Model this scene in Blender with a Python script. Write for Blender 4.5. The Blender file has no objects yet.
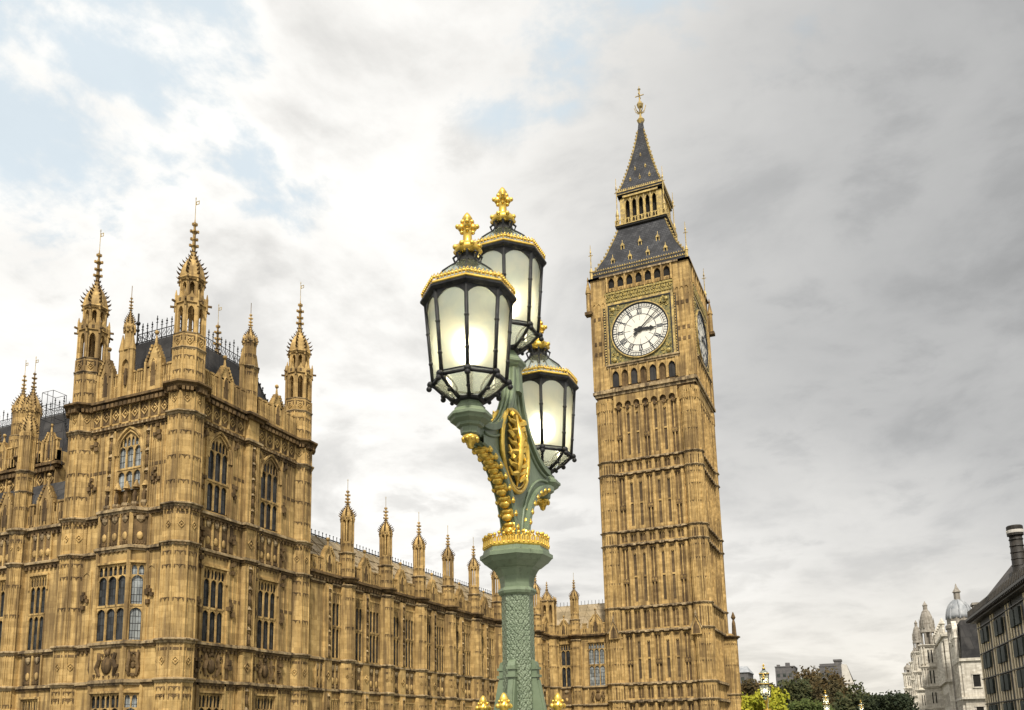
import bpy, math, random
from mathutils import Matrix, Vector
R = math.radians
random.seed(7)
PI = math.pi
scene = bpy.context.scene
col = scene.collection

# ------------------------------------------------------------------ camera
# world: X north (right), Y west (away from camera), Z up, eye level at z = 0
cd = bpy.data.cameras.new('camera')
cam = bpy.data.objects.new('camera', cd); col.objects.link(cam)
scene.camera = cam
yaw, pit, rol = R(23.9495), R(10.2528), R(-1.04729)
fw = Vector((-math.sin(yaw)*math.cos(pit), math.cos(yaw)*math.cos(pit), math.sin(pit)))
rt = Vector((math.cos(yaw), math.sin(yaw), 0)); up = rt.cross(fw)
r2 = rt*math.cos(rol)+up*math.sin(rol); u2 = up*math.cos(rol)-rt*math.sin(rol)
cam.matrix_world = Matrix(((r2.x, u2.x, -fw.x, 0), (r2.y, u2.y, -fw.y, 0), (r2.z, u2.z, -fw.z, 0), (0, 0, 0, 1)))
cd.sensor_width = 36; cd.lens = 872.574/1024*36
cd.shift_x = (512-489.694)/1024; cd.shift_y = (577.563-355)/1024
cd.clip_start = .05; cd.clip_end = 9000
FPX, CX, CY = 872.574, 489.694, 577.563
def ray(px, py):
    return r2*((px-CX)/FPX)-u2*((py-CY)/FPX)+fw
def at_y(px, py, Y):
    v = ray(px, py); return v*(Y/v.y)

# ------------------------------------------------------------------ light, sky, exposure
SUN_AZ = Vector((.36, -.80, 0)).normalized(); SUN_EL = R(50)   # towards the sun (east, slightly north)
sd = bpy.data.lights.new('sun', 'SUN'); sun = bpy.data.objects.new('sun', sd); col.objects.link(sun)
sd.energy = 3.1; sd.angle = R(5); sd.color = (1, .93, .82)
sv = SUN_AZ*math.cos(SUN_EL)+Vector((0, 0, math.sin(SUN_EL)))
sun.rotation_euler = sv.to_track_quat('Z', 'Y').to_euler()
scene.view_settings.view_transform = 'Standard'; scene.view_settings.look = 'None'
scene.view_settings.exposure = .55; scene.view_settings.gamma = 1
scene.view_settings.use_curve_mapping = False

W = bpy.data.worlds.new('World'); scene.world = W; W.use_nodes = True
nt = W.node_tree; N = nt.nodes; L = nt.links; N.clear()
def nd(tree, t, **k):
    n = tree.nodes.new(t)
    for a, b in k.items(): setattr(n, a, b)
    return n
def mth(tree, op, a, b=None, c=None, clamp=False):
    n = tree.nodes.new('ShaderNodeMath'); n.operation = op; n.use_clamp = clamp
    for i, v in enumerate((a, b, c)):
        if v is None: continue
        if isinstance(v, (int, float)): n.inputs[i].default_value = v
        else: tree.links.new(v, n.inputs[i])
    return n.outputs[0]
def vmth(tree, op, a, b=None):
    n = tree.nodes.new('ShaderNodeVectorMath'); n.operation = op
    for i, v in enumerate((a, b)):
        if v is None: continue
        if isinstance(v, (tuple, Vector)): n.inputs[i].default_value = tuple(v)
        else: tree.links.new(v, n.inputs[i])
    return n
def mixc(tree, f, a, b, mode='MIX'):
    n = tree.nodes.new('ShaderNodeMix'); n.data_type = 'RGBA'; n.blend_type = mode
    for i, v in ((0, f), (6, a), (7, b)):
        if isinstance(v, (int, float)): n.inputs[i].default_value = v
        elif isinstance(v, tuple): n.inputs[i].default_value = (*v[:3], 1)
        else: tree.links.new(v, n.inputs[i])
    return n.outputs[2]
def ramp(tree, f, stops):
    n = tree.nodes.new('ShaderNodeValToRGB'); cr = n.color_ramp
    while len(cr.elements) < len(stops): cr.elements.new(.5)
    for e, (p, c) in zip(cr.elements, stops):
        e.position = p; e.color = (*c, 1) if isinstance(c, tuple) else (c, c, c, 1)
    tree.links.new(f, n.inputs[0]); return n.outputs[0]
def noise(tree, vec, scale, detail=5, rough=.55, dist=0.):
    n = tree.nodes.new('ShaderNodeTexNoise')
    n.inputs['Scale'].default_value = scale; n.inputs['Detail'].default_value = detail
    n.inputs['Roughness'].default_value = rough; n.inputs['Distortion'].default_value = dist
    if vec is not None: tree.links.new(vec, n.inputs['Vector'])
    return n.outputs[0]
def sstep(tree, v, lo, hi):
    n = tree.nodes.new('ShaderNodeMapRange'); n.interpolation_type = 'SMOOTHSTEP'
    n.inputs[1].default_value = lo; n.inputs[2].default_value = hi
    tree.links.new(v, n.inputs[0]); return n.outputs[0]

sky = nd(nt, 'ShaderNodeTexSky', sky_type='NISHITA', sun_disc=False)
sky.sun_elevation = SUN_EL; sky.sun_rotation = math.atan2(sv.x, sv.y)
dirn = nd(nt, 'ShaderNodeTexCoord').outputs['Generated']
sep = nd(nt, 'ShaderNodeSeparateXYZ'); L.new(dirn, sep.inputs[0])
zz = mth(nt, 'ADD', mth(nt, 'MAXIMUM', sep.outputs[2], 0), .22)
cmb = nd(nt, 'ShaderNodeCombineXYZ')
L.new(mth(nt, 'DIVIDE', sep.outputs[0], zz), cmb.inputs[0]); L.new(mth(nt, 'DIVIDE', sep.outputs[1], zz), cmb.inputs[1])
cp = cmb.outputs[0]
def shifted(v): return vmth(nt, 'ADD', cp, v).outputs[0]
n1 = noise(nt, shifted((.35, .2, 0)), 2.1, 12, .57, .35)     # big cumulus masses
n2 = noise(nt, shifted((7.3, 2.1, 4)), 5.5, 10, .60, .3)      # billows
n3 = noise(nt, shifted((1.3, 9.1, 2)), .9, 4, .5, .2)         # slow variation
def lobe(px, py, a, b):          # 1 towards the sky direction seen there, fading between angles a and b
    d = ray(px, py).normalized()
    dt = vmth(nt, 'DOT_PRODUCT', dirn, d).outputs['Value']
    return sstep(nt, dt, math.cos(R(b)), math.cos(R(a)))
# openings in the cloud deck where the blue shows
gap = None
for px, py, a, b, s in ((20, 50, 0, 13, .85), (225, 165, 0, 8, .62), (520, 40, 0, 7, .60), (150, -40, 0, 13, .7), (700, -260, 3, 18, .5)):
    l = mth(nt, 'MULTIPLY', lobe(px, py, a, b), s)
    gap = l if gap is None else mth(nt, 'MAXIMUM', gap, l)
mass = mth(nt, 'ADD', mth(nt, 'MULTIPLY', n1, .72), mth(nt, 'MULTIPLY', n2, .28))
cover = sstep(nt, mth(nt, 'SUBTRACT', mass, mth(nt, 'MULTIPLY', gap, .075)), .39, .46)   # crisp-edged cumulus
thick = sstep(nt, mass, .47, .62)
hole = mth(nt, 'MULTIPLY', mth(nt, 'SUBTRACT', 1, cover), sstep(nt, gap, .05, .45))
# cloud brightness: thin bright cloud to the south-west, thicker and greyer to the north-west
lit = mth(nt, 'MULTIPLY', lobe(200, 260, 8, 44), .125)
lit2 = mth(nt, 'MULTIPLY', lobe(830, 620, 1, 14), .13)
dark = mth(nt, 'MULTIPLY', lobe(930, 200, 4, 30), .15)
back_fill = vmth(nt, 'DOT_PRODUCT', dirn, sv).outputs['Value']      # unseen sky glow added behind the camera to brighten the stone
back_fill = mth(nt, 'MULTIPLY', sstep(nt, back_fill, .35, 1.0), .40)
base = mth(nt, 'ADD', mth(nt, 'SUBTRACT', mth(nt, 'ADD', mth(nt, 'ADD', .47, lit), lit2), dark), back_fill)
edge = mth(nt, 'MULTIPLY', cover, mth(nt, 'SUBTRACT', 1, thick))
tex = mth(nt, 'ADD', mth(nt, 'SUBTRACT', mth(nt, 'MULTIPLY', edge, .11), mth(nt, 'MULTIPLY', thick, .13)),
          mth(nt, 'ADD', mth(nt, 'MULTIPLY', mth(nt, 'SUBTRACT', n2, .5), .32), mth(nt, 'MULTIPLY', mth(nt, 'SUBTRACT', n3, .5), .22)))
calm = mth(nt, 'SUBTRACT', 1, mth(nt, 'MULTIPLY', lobe(930, 300, 6, 34), .62))     # the thick grey deck to the north-west is smoother
bright = mth(nt, 'MAXIMUM', mth(nt, 'ADD', base, mth(nt, 'MULTIPLY', tex, calm)), .2)
hor = mth(nt, 'SUBTRACT', 1, sstep(nt, sep.outputs[2], .0, .22))
ccol = mixc(nt, sstep(nt, bright, .25, .6), (.955, .965, .97), (1.0, .985, .95))
ccol = mixc(nt, mth(nt, 'MULTIPLY', hor, .7), ccol, (1.0, .94, .82))
cl = vmth(nt, 'SCALE', ccol); L.new(mth(nt, 'MULTIPLY', bright, 10.0), cl.inputs['Scale'])
skyc = vmth(nt, 'SCALE', mixc(nt, .72, sky.outputs[0], (5.9, 6.9, 7.4))); skyc.inputs['Scale'].default_value = 1.0
fin = mixc(nt, mth(nt, 'MULTIPLY', hole, .72), cl.outputs[0], skyc.outputs[0])
bg = nd(nt, 'ShaderNodeBackground'); bg.inputs['Strength'].default_value = .1
L.new(fin, bg.inputs['Color'])
wo = nd(nt, 'ShaderNodeOutputWorld'); L.new(bg.outputs[0], wo.inputs[0])

# ------------------------------------------------------------------ materials
def mat(name, color, rough=.7, metal=0., spec=.3):
    m = bpy.data.materials.new(name); m.use_nodes = True
    b = m.node_tree.nodes['Principled BSDF']
    b.inputs['Base Color'].default_value = (*color, 1); b.inputs['Roughness'].default_value = rough
    b.inputs['Metallic'].default_value = metal; b.inputs['Specular IOR Level'].default_value = spec
    return m, m.node_tree, b
def bump(t, b, h, s, d):
    n = t.nodes.new('ShaderNodeBump'); n.inputs['Strength'].default_value = s; n.inputs['Distance'].default_value = d
    t.links.new(h, n.inputs['Height']); t.links.new(n.outputs[0], b.inputs['Normal'])
def position(t): return t.nodes.new('ShaderNodeNewGeometry').outputs['Position']
def stone(name, c_lo, c_hi, c_stain, stain=.5, block=(.75, .36)):
    m, t, b = mat(name, c_hi, .88, 0, .15)
    p = position(t); s = t.nodes.new('ShaderNodeSeparateXYZ'); t.links.new(p, s.inputs[0])
    c = t.nodes.new('ShaderNodeCombineXYZ')
    t.links.new(mth(t, 'ADD', s.outputs[0], s.outputs[1]), c.inputs[0]); t.links.new(s.outputs[2], c.inputs[1])
    br = t.nodes.new('ShaderNodeTexBrick'); t.links.new(c.outputs[0], br.inputs['Vector'])
    br.inputs['Scale'].default_value = 1; br.inputs['Brick Width'].default_value = block[0]; br.inputs['Row Height'].default_value = block[1]
    br.inputs['Mortar Size'].default_value = .012; br.inputs['Bias'].default_value = 0
    br.inputs['Color1'].default_value = (1.1, 1.1, 1.1, 1); br.inputs['Color2'].default_value = (.50, .47, .43, 1); br.inputs['Mortar'].default_value = (.60, .57, .52, 1)
    big = noise(t, p, .22, 6, .6, .4); fine = noise(t, p, 2.6, 6, .65)
    sc = vmth(t, 'MULTIPLY', p, (2.6, 2.6, .16)).outputs[0]
    streak = noise(t, sc, 1.0, 6, .62, .2)
    base = mixc(t, sstep(t, fine, .2, .8), c_lo, c_hi)
    base = mixc(t, .62, base, br.outputs[0], 'MULTIPLY')
    st = mth(t, 'MULTIPLY', sstep(t, mth(t, 'ADD', mth(t, 'MULTIPLY', streak, .72), mth(t, 'MULTIPLY', big, .36)), .47, .66), stain)
    base = mixc(t, st, base, c_stain)
    t.links.new(base, b.inputs['Base Color'])
    bump(t, b, mth(t, 'ADD', noise(t, p, 9, 5, .7), mth(t, 'MULTIPLY', br.outputs['Fac'], -.4)), .35, .025)
    return m
M = {}
M['stone'] = stone('honey_limestone', (.43, .285, .108), (.62, .435, .185), (.13, .085, .042), .84)
M['recess'] = stone('darkened_limestone', (.15, .10, .05), (.27, .185, .09), (.07, .046, .028), .9)  # dirt and recess shade put into the colour of the back plates
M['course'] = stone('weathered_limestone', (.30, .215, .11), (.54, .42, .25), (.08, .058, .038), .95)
M['carved'] = stone('soot_and_shade_limestone', (.11, .073, .035), (.25, .165, .08), (.05, .034, .02), .9)  # soot on carvings, plus crevice and underside shade put into the colour
M['slit_dark'] = stone('dark_slit_limestone', (.10, .07, .04), (.20, .14, .075), (.06, .045, .03), .8)  # dark tone filling the window slits of the tower
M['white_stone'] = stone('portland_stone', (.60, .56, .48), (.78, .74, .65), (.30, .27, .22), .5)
M['white_dark'] = stone('dark_portland_stone', (.24, .22, .19), (.40, .37, .32), (.14, .12, .10), .6)  # darker version of the white stone for cupolas, drum and chimney
def noisy(name, c1, c2, scale, rough=.7, metal=0., spec=.3, bs=.0, bd=.01, detail=5):
    m, t, b = mat(name, c1, rough, metal, spec); p = position(t)
    f = noise(t, p, scale, detail, .6)
    t.links.new(mixc(t, sstep(t, f, .35, .65), c1, c2), b.inputs['Base Color'])
    if bs: bump(t, b, f, bs, bd)
    return m
def slate(name, c1, c2, w=.5, h=.28):
    m, t, b = mat(name, c1, .75, 0, .15); p = position(t)
    s = t.nodes.new('ShaderNodeSeparateXYZ'); t.links.new(p, s.inputs[0]); c = t.nodes.new('ShaderNodeCombineXYZ')
    t.links.new(mth(t, 'ADD', s.outputs[0], s.outputs[1]), c.inputs[0]); t.links.new(s.outputs[2], c.inputs[1])
    br = t.nodes.new('ShaderNodeTexBrick'); t.links.new(c.outputs[0], br.inputs['Vector']); br.inputs['Scale'].default_value = 1
    br.inputs['Brick Width'].default_value = w; br.inputs['Row Height'].default_value = h; br.inputs['Mortar Size'].default_value = .03
    br.inputs['Color1'].default_value = (*c1, 1); br.inputs['Color2'].default_value = (*c2, 1); br.inputs['Mortar'].default_value = tuple(x*.5 for x in c1)+(1,)
    t.links.new(mixc(t, sstep(t, noise(t, p, .6, 5, .6), .35, .7), br.outputs[0], tuple(x*.6 for x in c1)), b.inputs['Base Color'])
    bump(t, b, br.outputs['Fac'], -.4, .03); return m
M['slate'] = slate('dark_iron_roof', (.036, .035, .036), (.06, .057, .054), 1.1, 2.2)
M['tower_slate'] = slate('tower_slate', (.048, .049, .054), (.082, .083, .088), .5, .32)
M['wing_roof'] = slate('wing_iron_roof', (.30, .235, .14), (.40, .32, .21), 1.2, .9)
M['slate'] = M['slate']
M['iron'] = noisy('black_ironwork', (.012, .013, .014), (.03, .03, .03), 20, .5, .2)
M['gold'] = noisy('gilding', (.85, .60, .13), (.66, .43, .07), 14, .34, .7, .5, .25, .01)
M['old_gold'] = noisy('weathered_gilding', (.55, .40, .13), (.26, .19, .08), 2.5, .45, .35, .5)
M['gold_stone'] = noisy('gilded_carving', (.48, .36, .10), (.13, .11, .045), 5, .5, .3, .4, .4, .05)
def leaded(name, c1, c2):
    m, t, b = mat(name, c1, .2, 0, .32); p = position(t)
    s = t.nodes.new('ShaderNodeSeparateXYZ'); t.links.new(p, s.inputs[0]); c = t.nodes.new('ShaderNodeCombineXYZ')
    t.links.new(mth(t, 'ADD', s.outputs[0], s.outputs[1]), c.inputs[0]); t.links.new(s.outputs[2], c.inputs[1])
    br = t.nodes.new('ShaderNodeTexBrick'); t.links.new(c.outputs[0], br.inputs['Vector']); br.inputs['Scale'].default_value = 1
    br.offset = 0; br.inputs['Brick Width'].default_value = .21; br.inputs['Row Height'].default_value = .42; br.inputs['Mortar Size'].default_value = .022
    br.inputs['Color1'].default_value = (*c1, 1); br.inputs['Color2'].default_value = (*c2, 1); br.inputs['Mortar'].default_value = (.01, .01, .01, 1)
    t.links.new(mixc(t, mth(t, 'MULTIPLY', sstep(t, noise(t, p, .8, 3, .6), .5, .7), .5), br.outputs[0], tuple(x*3.2+.02 for x in c1)), b.inputs['Base Color'])
    t.links.new(mth(t, 'ADD', mth(t, 'MULTIPLY', br.outputs['Fac'], .5), .14), b.inputs['Roughness'])
    bump(t, b, noise(t, p, 3.5, 2), .35, .02); return m
M['glass'] = leaded('leaded_glass', (.016, .017, .018), (.055, .06, .062))
M['glass_pale'] = leaded('leaded_glass_painted_reflection', (.15, .165, .17), (.30, .32, .31))  # reflected sky put into the pale base colour
M['surround'] = noisy('dark_gilded_mosaic', (.30, .24, .07), (.07, .075, .04), 3.2, .5, .2, .4, .5, .05)
M['dark'] = noisy('dark_interior', (.012, .011, .010), (.02, .018, .015), 1, .9)
M['dial'] = noisy('opal_dial_glass', (.78, .75, .66), (.72, .69, .60), 1.2, .35)
M['dial_blue'] = noisy('dark_blue_ironwork', (.02, .028, .045), (.035, .04, .055), 4, .5)
def green_paint(name, pattern):
    m, t, b = mat(name, (.13, .20, .14), .42, 0, .45); p = position(t)
    f = noise(t, p, 6, 6, .6); c = mixc(t, sstep(t, f, .3, .7), (.125, .165, .10), (.18, .225, .142))
    f2 = noise(t, vmth(t, 'MULTIPLY', p, (1, 1, .25)).outputs[0], 22, 5, .7)
    c = mixc(t, mth(t, 'MULTIPLY', sstep(t, f2, .55, .72), .7), c, (.06, .07, .04))
    if pattern:
        s = t.nodes.new('ShaderNodeSeparateXYZ'); t.links.new(t.nodes.new('ShaderNodeTexCoord').outputs['Object'], s.inputs[0])
        ang = mth(t, 'ARCTAN2', s.outputs[1], s.outputs[0])
        u = mth(t, 'MULTIPLY', ang, 8/(2*PI)); v = mth(t, 'MULTIPLY', s.outputs[2], 9.5)
        def wv(a, k): return mth(t, 'SINE', mth(t, 'MULTIPLY', a, k*PI))
        a = mth(t, 'MULTIPLY', wv(mth(t, 'ADD', u, v), 2), wv(mth(t, 'SUBTRACT', u, v), 2))
        a2 = mth(t, 'MULTIPLY', wv(mth(t, 'ADD', mth(t, 'MULTIPLY', u, 2), v), 2), wv(mth(t, 'SUBTRACT', mth(t, 'MULTIPLY', u, 2), v), 2))
        a3 = noise(t, p, 90, 3, .6)
        vo = t.nodes.new('ShaderNodeTexVoronoi'); vo.feature = 'DISTANCE_TO_EDGE'; vo.inputs['Scale'].default_value = 26; t.links.new(p, vo.inputs['Vector'])
        a = sstep(t, mth(t, 'ABSOLUTE', a), .08, .5); a2 = sstep(t, mth(t, 'ABSOLUTE', a2), .1, .6)
        h = mth(t, 'ADD', mth(t, 'ADD', mth(t, 'MULTIPLY', a, .5), mth(t, 'MULTIPLY', a2, .4)), mth(t, 'ADD', mth(t, 'MULTIPLY', a3, .55), mth(t, 'MULTIPLY', sstep(t, vo.outputs[0], .0, .18), .5)))
        c = mixc(t, mth(t, 'SUBTRACT', 1, sstep(t, h, .35, .8)), c, (.065, .085, .05))
        c = mixc(t, mth(t, 'MULTIPLY', sstep(t, h, 1.0, 1.6), .5), c, (.28, .33, .23))
        bump(t, b, h, .8, .009)
    else: bump(t, b, f2, .12, .004)
    t.links.new(c, b.inputs['Base Color']); return m
M['green'] = green_paint('pale_green_paint', False)
M['green_dark'] = noisy('dark_green_paint', (.06, .075, .04), (.10, .11, .06), 30, .5)
M['green_pattern'] = green_paint('pale_green_cast_pattern', True)
m = bpy.data.materials.new('frosted_glass'); m.use_nodes = True; t = m.node_tree; t.nodes.clear()
tr = t.nodes.new('ShaderNodeBsdfTranslucent'); tp = t.nodes.new('ShaderNodeBsdfTransparent'); gl = t.nodes.new('ShaderNodeBsdfGlossy'); df = t.nodes.new('ShaderNodeBsdfDiffuse')
p = position(t); f = noise(t, p, 5, 6, .6, .5)
t.links.new(mixc(t, sstep(t, f, .35, .7), (.56, .56, .45), (.30, .36, .36)), tr.inputs[0])
df.inputs[0].default_value = (.22, .25, .23, 1)
tp.inputs[0].default_value = (.9, .92, .9, 1); gl.inputs['Roughness'].default_value = .12
def mixs(t, f, a, b):
    n = t.nodes.new('ShaderNodeMixShader'); n.inputs[0].default_value = f; t.links.new(a, n.inputs[1]); t.links.new(b, n.inputs[2]); return n.outputs[0]
rf = t.nodes.new('ShaderNodeBsdfRefraction'); rf.distribution = 'BECKMANN'; rf.inputs['Roughness'].default_value = .9; rf.inputs['IOR'].default_value = 1.3; rf.inputs['Color'].default_value = (.86, .90, .84, 1)
o = mixs(t, .10, mixs(t, .15, mixs(t, .55, tr.outputs[0], rf.outputs[0]), df.outputs[0]), gl.outputs[0])
ou = t.nodes.new('ShaderNodeOutputMaterial'); t.links.new(o, ou.inputs[0]); M['frosted'] = m
m = bpy.data.materials.new('dusty_clear_glass'); m.use_nodes = True; t = m.node_tree; t.nodes.clear()
tr = t.nodes.new('ShaderNodeBsdfTranslucent'); tp = t.nodes.new('ShaderNodeBsdfTransparent'); gl = t.nodes.new('ShaderNodeBsdfGlossy')
tr.inputs[0].default_value = (.6, .66, .58, 1); tp.inputs[0].default_value = (.88, .92, .88, 1); gl.inputs['Roughness'].default_value = .08
o = mixs(t, .12, mixs(t, .72, tr.outputs[0], tp.outputs[0]), gl.outputs[0]); ou = t.nodes.new('ShaderNodeOutputMaterial'); t.links.new(o, ou.inputs[0]); M['clear'] = m
m, t, b = mat('lamp_bulb', (1, .9, .7)); b.inputs['Emission Color'].default_value = (1, .86, .58, 1); b.inputs['Emission Strength'].default_value = 46; M['bulb'] = m
M['asphalt'] = noisy('asphalt', (.045, .045, .047), (.06, .06, .06), 8, .9)
M['paving'] = noisy('paving_stone', (.25, .24, .22), (.32, .30, .28), 2, .85)
M['granite'] = noisy('granite_kerb', (.33, .32, .31), (.42, .41, .40), 12, .8)
M['paint'] = noisy('road_paint', (.75, .75, .73), (.65, .65, .62), 6, .7)
M['soil'] = noisy('ground', (.14, .13, .10), (.10, .12, .06), .2, .95)
M['water'] = noisy('river_water', (.035, .045, .04), (.05, .055, .045), .3, .12, 0, .5, .4, .2)
M['bark'] = noisy('bark', (.06, .045, .03), (.09, .07, .05), 3, .95)
M['bronze'] = noisy('dark_bronze', (.035, .03, .024), (.06, .05, .037), 2, .5, .2)
M['void'] = noisy('deep_bronze', (.02, .018, .015), (.035, .03, .024), 2, .6)  # darker bronze for the office core wall and chimney
M['sandpier'] = noisy('sandstone_pier', (.58, .49, .33), (.70, .60, .42), 1.5, .8)
M['office_glass'] = noisy('office_glass', (.025, .03, .027), (.07, .08, .072), .35, .6, 0, .08)
M['lead'] = noisy('lead_dome', (.22, .235, .25), (.38, .39, .40), .6, .5, .1)
M['brick_dark'] = noisy('hazed_soot_brick', (.09, .088, .09), (.13, .122, .118), .8, .9)  # base colour lifted to stand for haze on the far blocks
M['render'] = noisy('pale_render', (.50, .47, .42), (.58, .55, .50), .5, .85)

# ------------------------------------------------------------------ mesh builder
class MB:
    def __init__(s): s.v = []; s.f = []; s.mi = []; s.T = Matrix(); s.m = 0; s.sm = []
    def put(s, vs, fs, smooth=False):
        b = len(s.v); s.v += [tuple(s.T @ Vector(v)) for v in vs]
        s.f += [tuple(b+i for i in f) for f in fs]; s.mi += [s.m]*len(fs); s.sm += [smooth]*len(fs)
    def box(s, x0, x1, y0, y1, z0, z1):
        if x1 <= x0 or y1 <= y0 or z1 <= z0: return
        s.put([(x0, y0, z0), (x1, y0, z0), (x1, y1, z0), (x0, y1, z0), (x0, y0, z1), (x1, y0, z1), (x1, y1, z1), (x0, y1, z1)],
              [(0, 3, 2, 1), (4, 5, 6, 7), (0, 1, 5, 4), (1, 2, 6, 5), (2, 3, 7, 6), (3, 0, 4, 7)])
    def lathe(s, prof, n=8, cx=0, cy=0, ph=None, smooth=False, cap=True, sq=1.):
        ph = PI/n if ph is None else ph
        vs = []; fs = []
        for r, z in prof:
            for k in range(n):
                a = ph+2*PI*k/n; vs.append((cx+r*math.cos(a), cy+r*math.sin(a)*sq, z))
        for i in range(len(prof)-1):
            for k in range(n):
                k2 = (k+1) % n; fs.append((i*n+k, i*n+k2, (i+1)*n+k2, (i+1)*n+k))
        if cap: fs.append(tuple(range(n))[::-1]); fs.append(tuple((len(prof)-1)*n+k for k in range(n)))
        s.put(vs, fs, smooth)
    def plate(s, poly, y0, y1):          # polygon in x,z thickened along y
        n = len(poly); vs = [(x, y0, z) for x, z in poly]+[(x, y1, z) for x, z in poly]
        fs = [tuple(range(n)), tuple(range(n, 2*n))[::-1]]+[(i, i+n, (i+1) % n+n, (i+1) % n) for i in range(n)]
        s.put(vs, fs)
    def tube(s, pts, r, n=6, closed=False, rad=None):
        P = [Vector(p) for p in pts]; vs = []; fs = []; m_ = len(P)
        for i, p in enumerate(P):
            d = (P[(i+1) % m_]-P[i-1]) if closed else (P[min(i+1, m_-1)]-P[max(i-1, 0)])
            d.normalize(); a = d.orthogonal() if abs(d.z) > .9 else d.cross(Vector((0, 0, 1)))
            if abs(d.z) > .9: a = d.cross(Vector((0, 1, 0)))
            a.normalize(); b_ = d.cross(a); rr = rad[i] if rad else r
            for k in range(n):
                t_ = 2*PI*(k+.5)/n; vs.append(tuple(p+a*rr*math.cos(t_)+b_*rr*math.sin(t_)))
        for i in range(m_ if closed else m_-1):
            j = (i+1) % m_
            for k in range(n): k2 = (k+1) % n; fs.append((i*n+k, i*n+k2, j*n+k2, j*n+k))
        if not closed: fs.append(tuple(range(n))[::-1]); fs.append(tuple((m_-1)*n+k for k in range(n)))
        s.put(vs, fs, n > 5)
    def ball(s, c, r, n=8, sz=1., sx=1., sy=1.):
        pr = [(r*math.cos(a), r*math.sin(a)) for a in [R(-80+160*i/(n//2+1)) for i in range(n//2+2)]]
        T = s.T; s.T = T @ Matrix.Translation(c) @ Matrix.Diagonal((sx, sy, sz, 1)); s.lathe(pr, n, smooth=True); s.T = T
    def arcade(s, x0, x1, n, z0, zs, rise, zt, y0, y1, mw, seg=4, foot=None):
        # n pointed openings between x0 and x1: mullions and the plate above their arches
        w = (x1-x0-mw*(n+1))/n; a = w/2
        for i in range(n+1):
            xm = x0+i*(w+mw); s.box(xm, xm+mw, y0, y1, z0, zt)
        for i in range(n):
            c = x0+mw+i*(w+mw)+a
            s.spandrel(c, a, zs, rise, zt, y0+.003, y1-.003, seg)
    def spandrel(s, c, a, zs, rise, zt, y0, y1, seg=4):
        xs = [-a+2*a*i/(2*seg) for i in range(2*seg+1)]
        hs = [zs+rise*math.sqrt(max(0, 4-(abs(x)/a+1)**2))/math.sqrt(3) for x in xs]
        for i in range(2*seg):
            xa, xb, ha, hb = c+xs[i], c+xs[i+1], hs[i], hs[i+1]
            s.put([(xa, y0, ha), (xb, y0, hb), (xb, y0, zt), (xa, y0, zt), (xa, y1, ha), (xb, y1, hb), (xb, y1, zt), (xa, y1, zt)],
                  [(0, 1, 2, 3), (5, 4, 7, 6), (4, 5, 1, 0), (3, 2, 6, 7)])
    def hood(s, c, a, zs, rise, y, r, seg=7):
        P = []
        for i in range(2*seg+1):
            x = -a+2*a*i/(2*seg); P.append((c+x, y, zs+rise*math.sqrt(max(0, 4-(abs(x)/a+1)**2))/math.sqrt(3)))
        s.tube([(c-a, y, zs-.3)]+P+[(c+a, y, zs-.3)], r, 5)
    def diamond(s, c, z, r, y, t=.05, w=.28):
        for k in range(4):
            a, b_ = PI/2*k, PI/2*(k+1)
            q = [(c+r*math.cos(a), z+r*math.sin(a)*1.15), (c+r*math.cos(b_), z+r*math.sin(b_)*1.15), (c+r*(1-w)*math.cos(b_), z+r*(1-w)*math.sin(b_)*1.15), (c+r*(1-w)*math.cos(a), z+r*(1-w)*math.sin(a)*1.15)]
            s.plate(q, y-t, y)
        s.ball((c, y, z), r*.34, 6)
    def build(s, name, mats, parent=None, loc=(0, 0, 0), rz=0):
        me = bpy.data.meshes.new(name); me.from_pydata(s.v, [], s.f)
        for m_ in (mats if isinstance(mats, (list, tuple)) else [mats]): me.materials.append(M[m_])
        me.polygons.foreach_set('material_index', s.mi); me.polygons.foreach_set('use_smooth', s.sm); me.update()
        o = bpy.data.objects.new(name, me); col.objects.link(o); o.location = loc; o.rotation_euler = (0, 0, rz); o.parent = parent
        return o
def frame(loc, rz): return Matrix.Translation(loc) @ Matrix.Rotation(rz, 4, 'Z')
def thing(name, label, cat, loc=(0, 0, 0), group=None, rz=0):
    o = bpy.data.objects.new(name, None); col.objects.link(o); o.location = loc; o.rotation_euler = (0, 0, rz)
    o['label'] = label; o['category'] = cat
    if group: o['group'] = group
    return o
def tag(o, label, cat, group=None):
    o['label'] = label; o['category'] = cat
    if group: o['group'] = group
    return o
def again(o, parent, loc, rz=0):         # a further copy of a part with its sub-parts
    c = o.copy(); col.objects.link(c); c.parent = parent; c.location = loc; c.rotation_euler = (0, 0, rz)
    for ch in list(o.children):
        d = ch.copy(); col.objects.link(d); d.parent = c
    return c
def struct(name, mb, m_):
    o = mb.build(name, m_); o['kind'] = 'structure'; return o
GZ = -6.0                                # ground level by the palace

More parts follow.
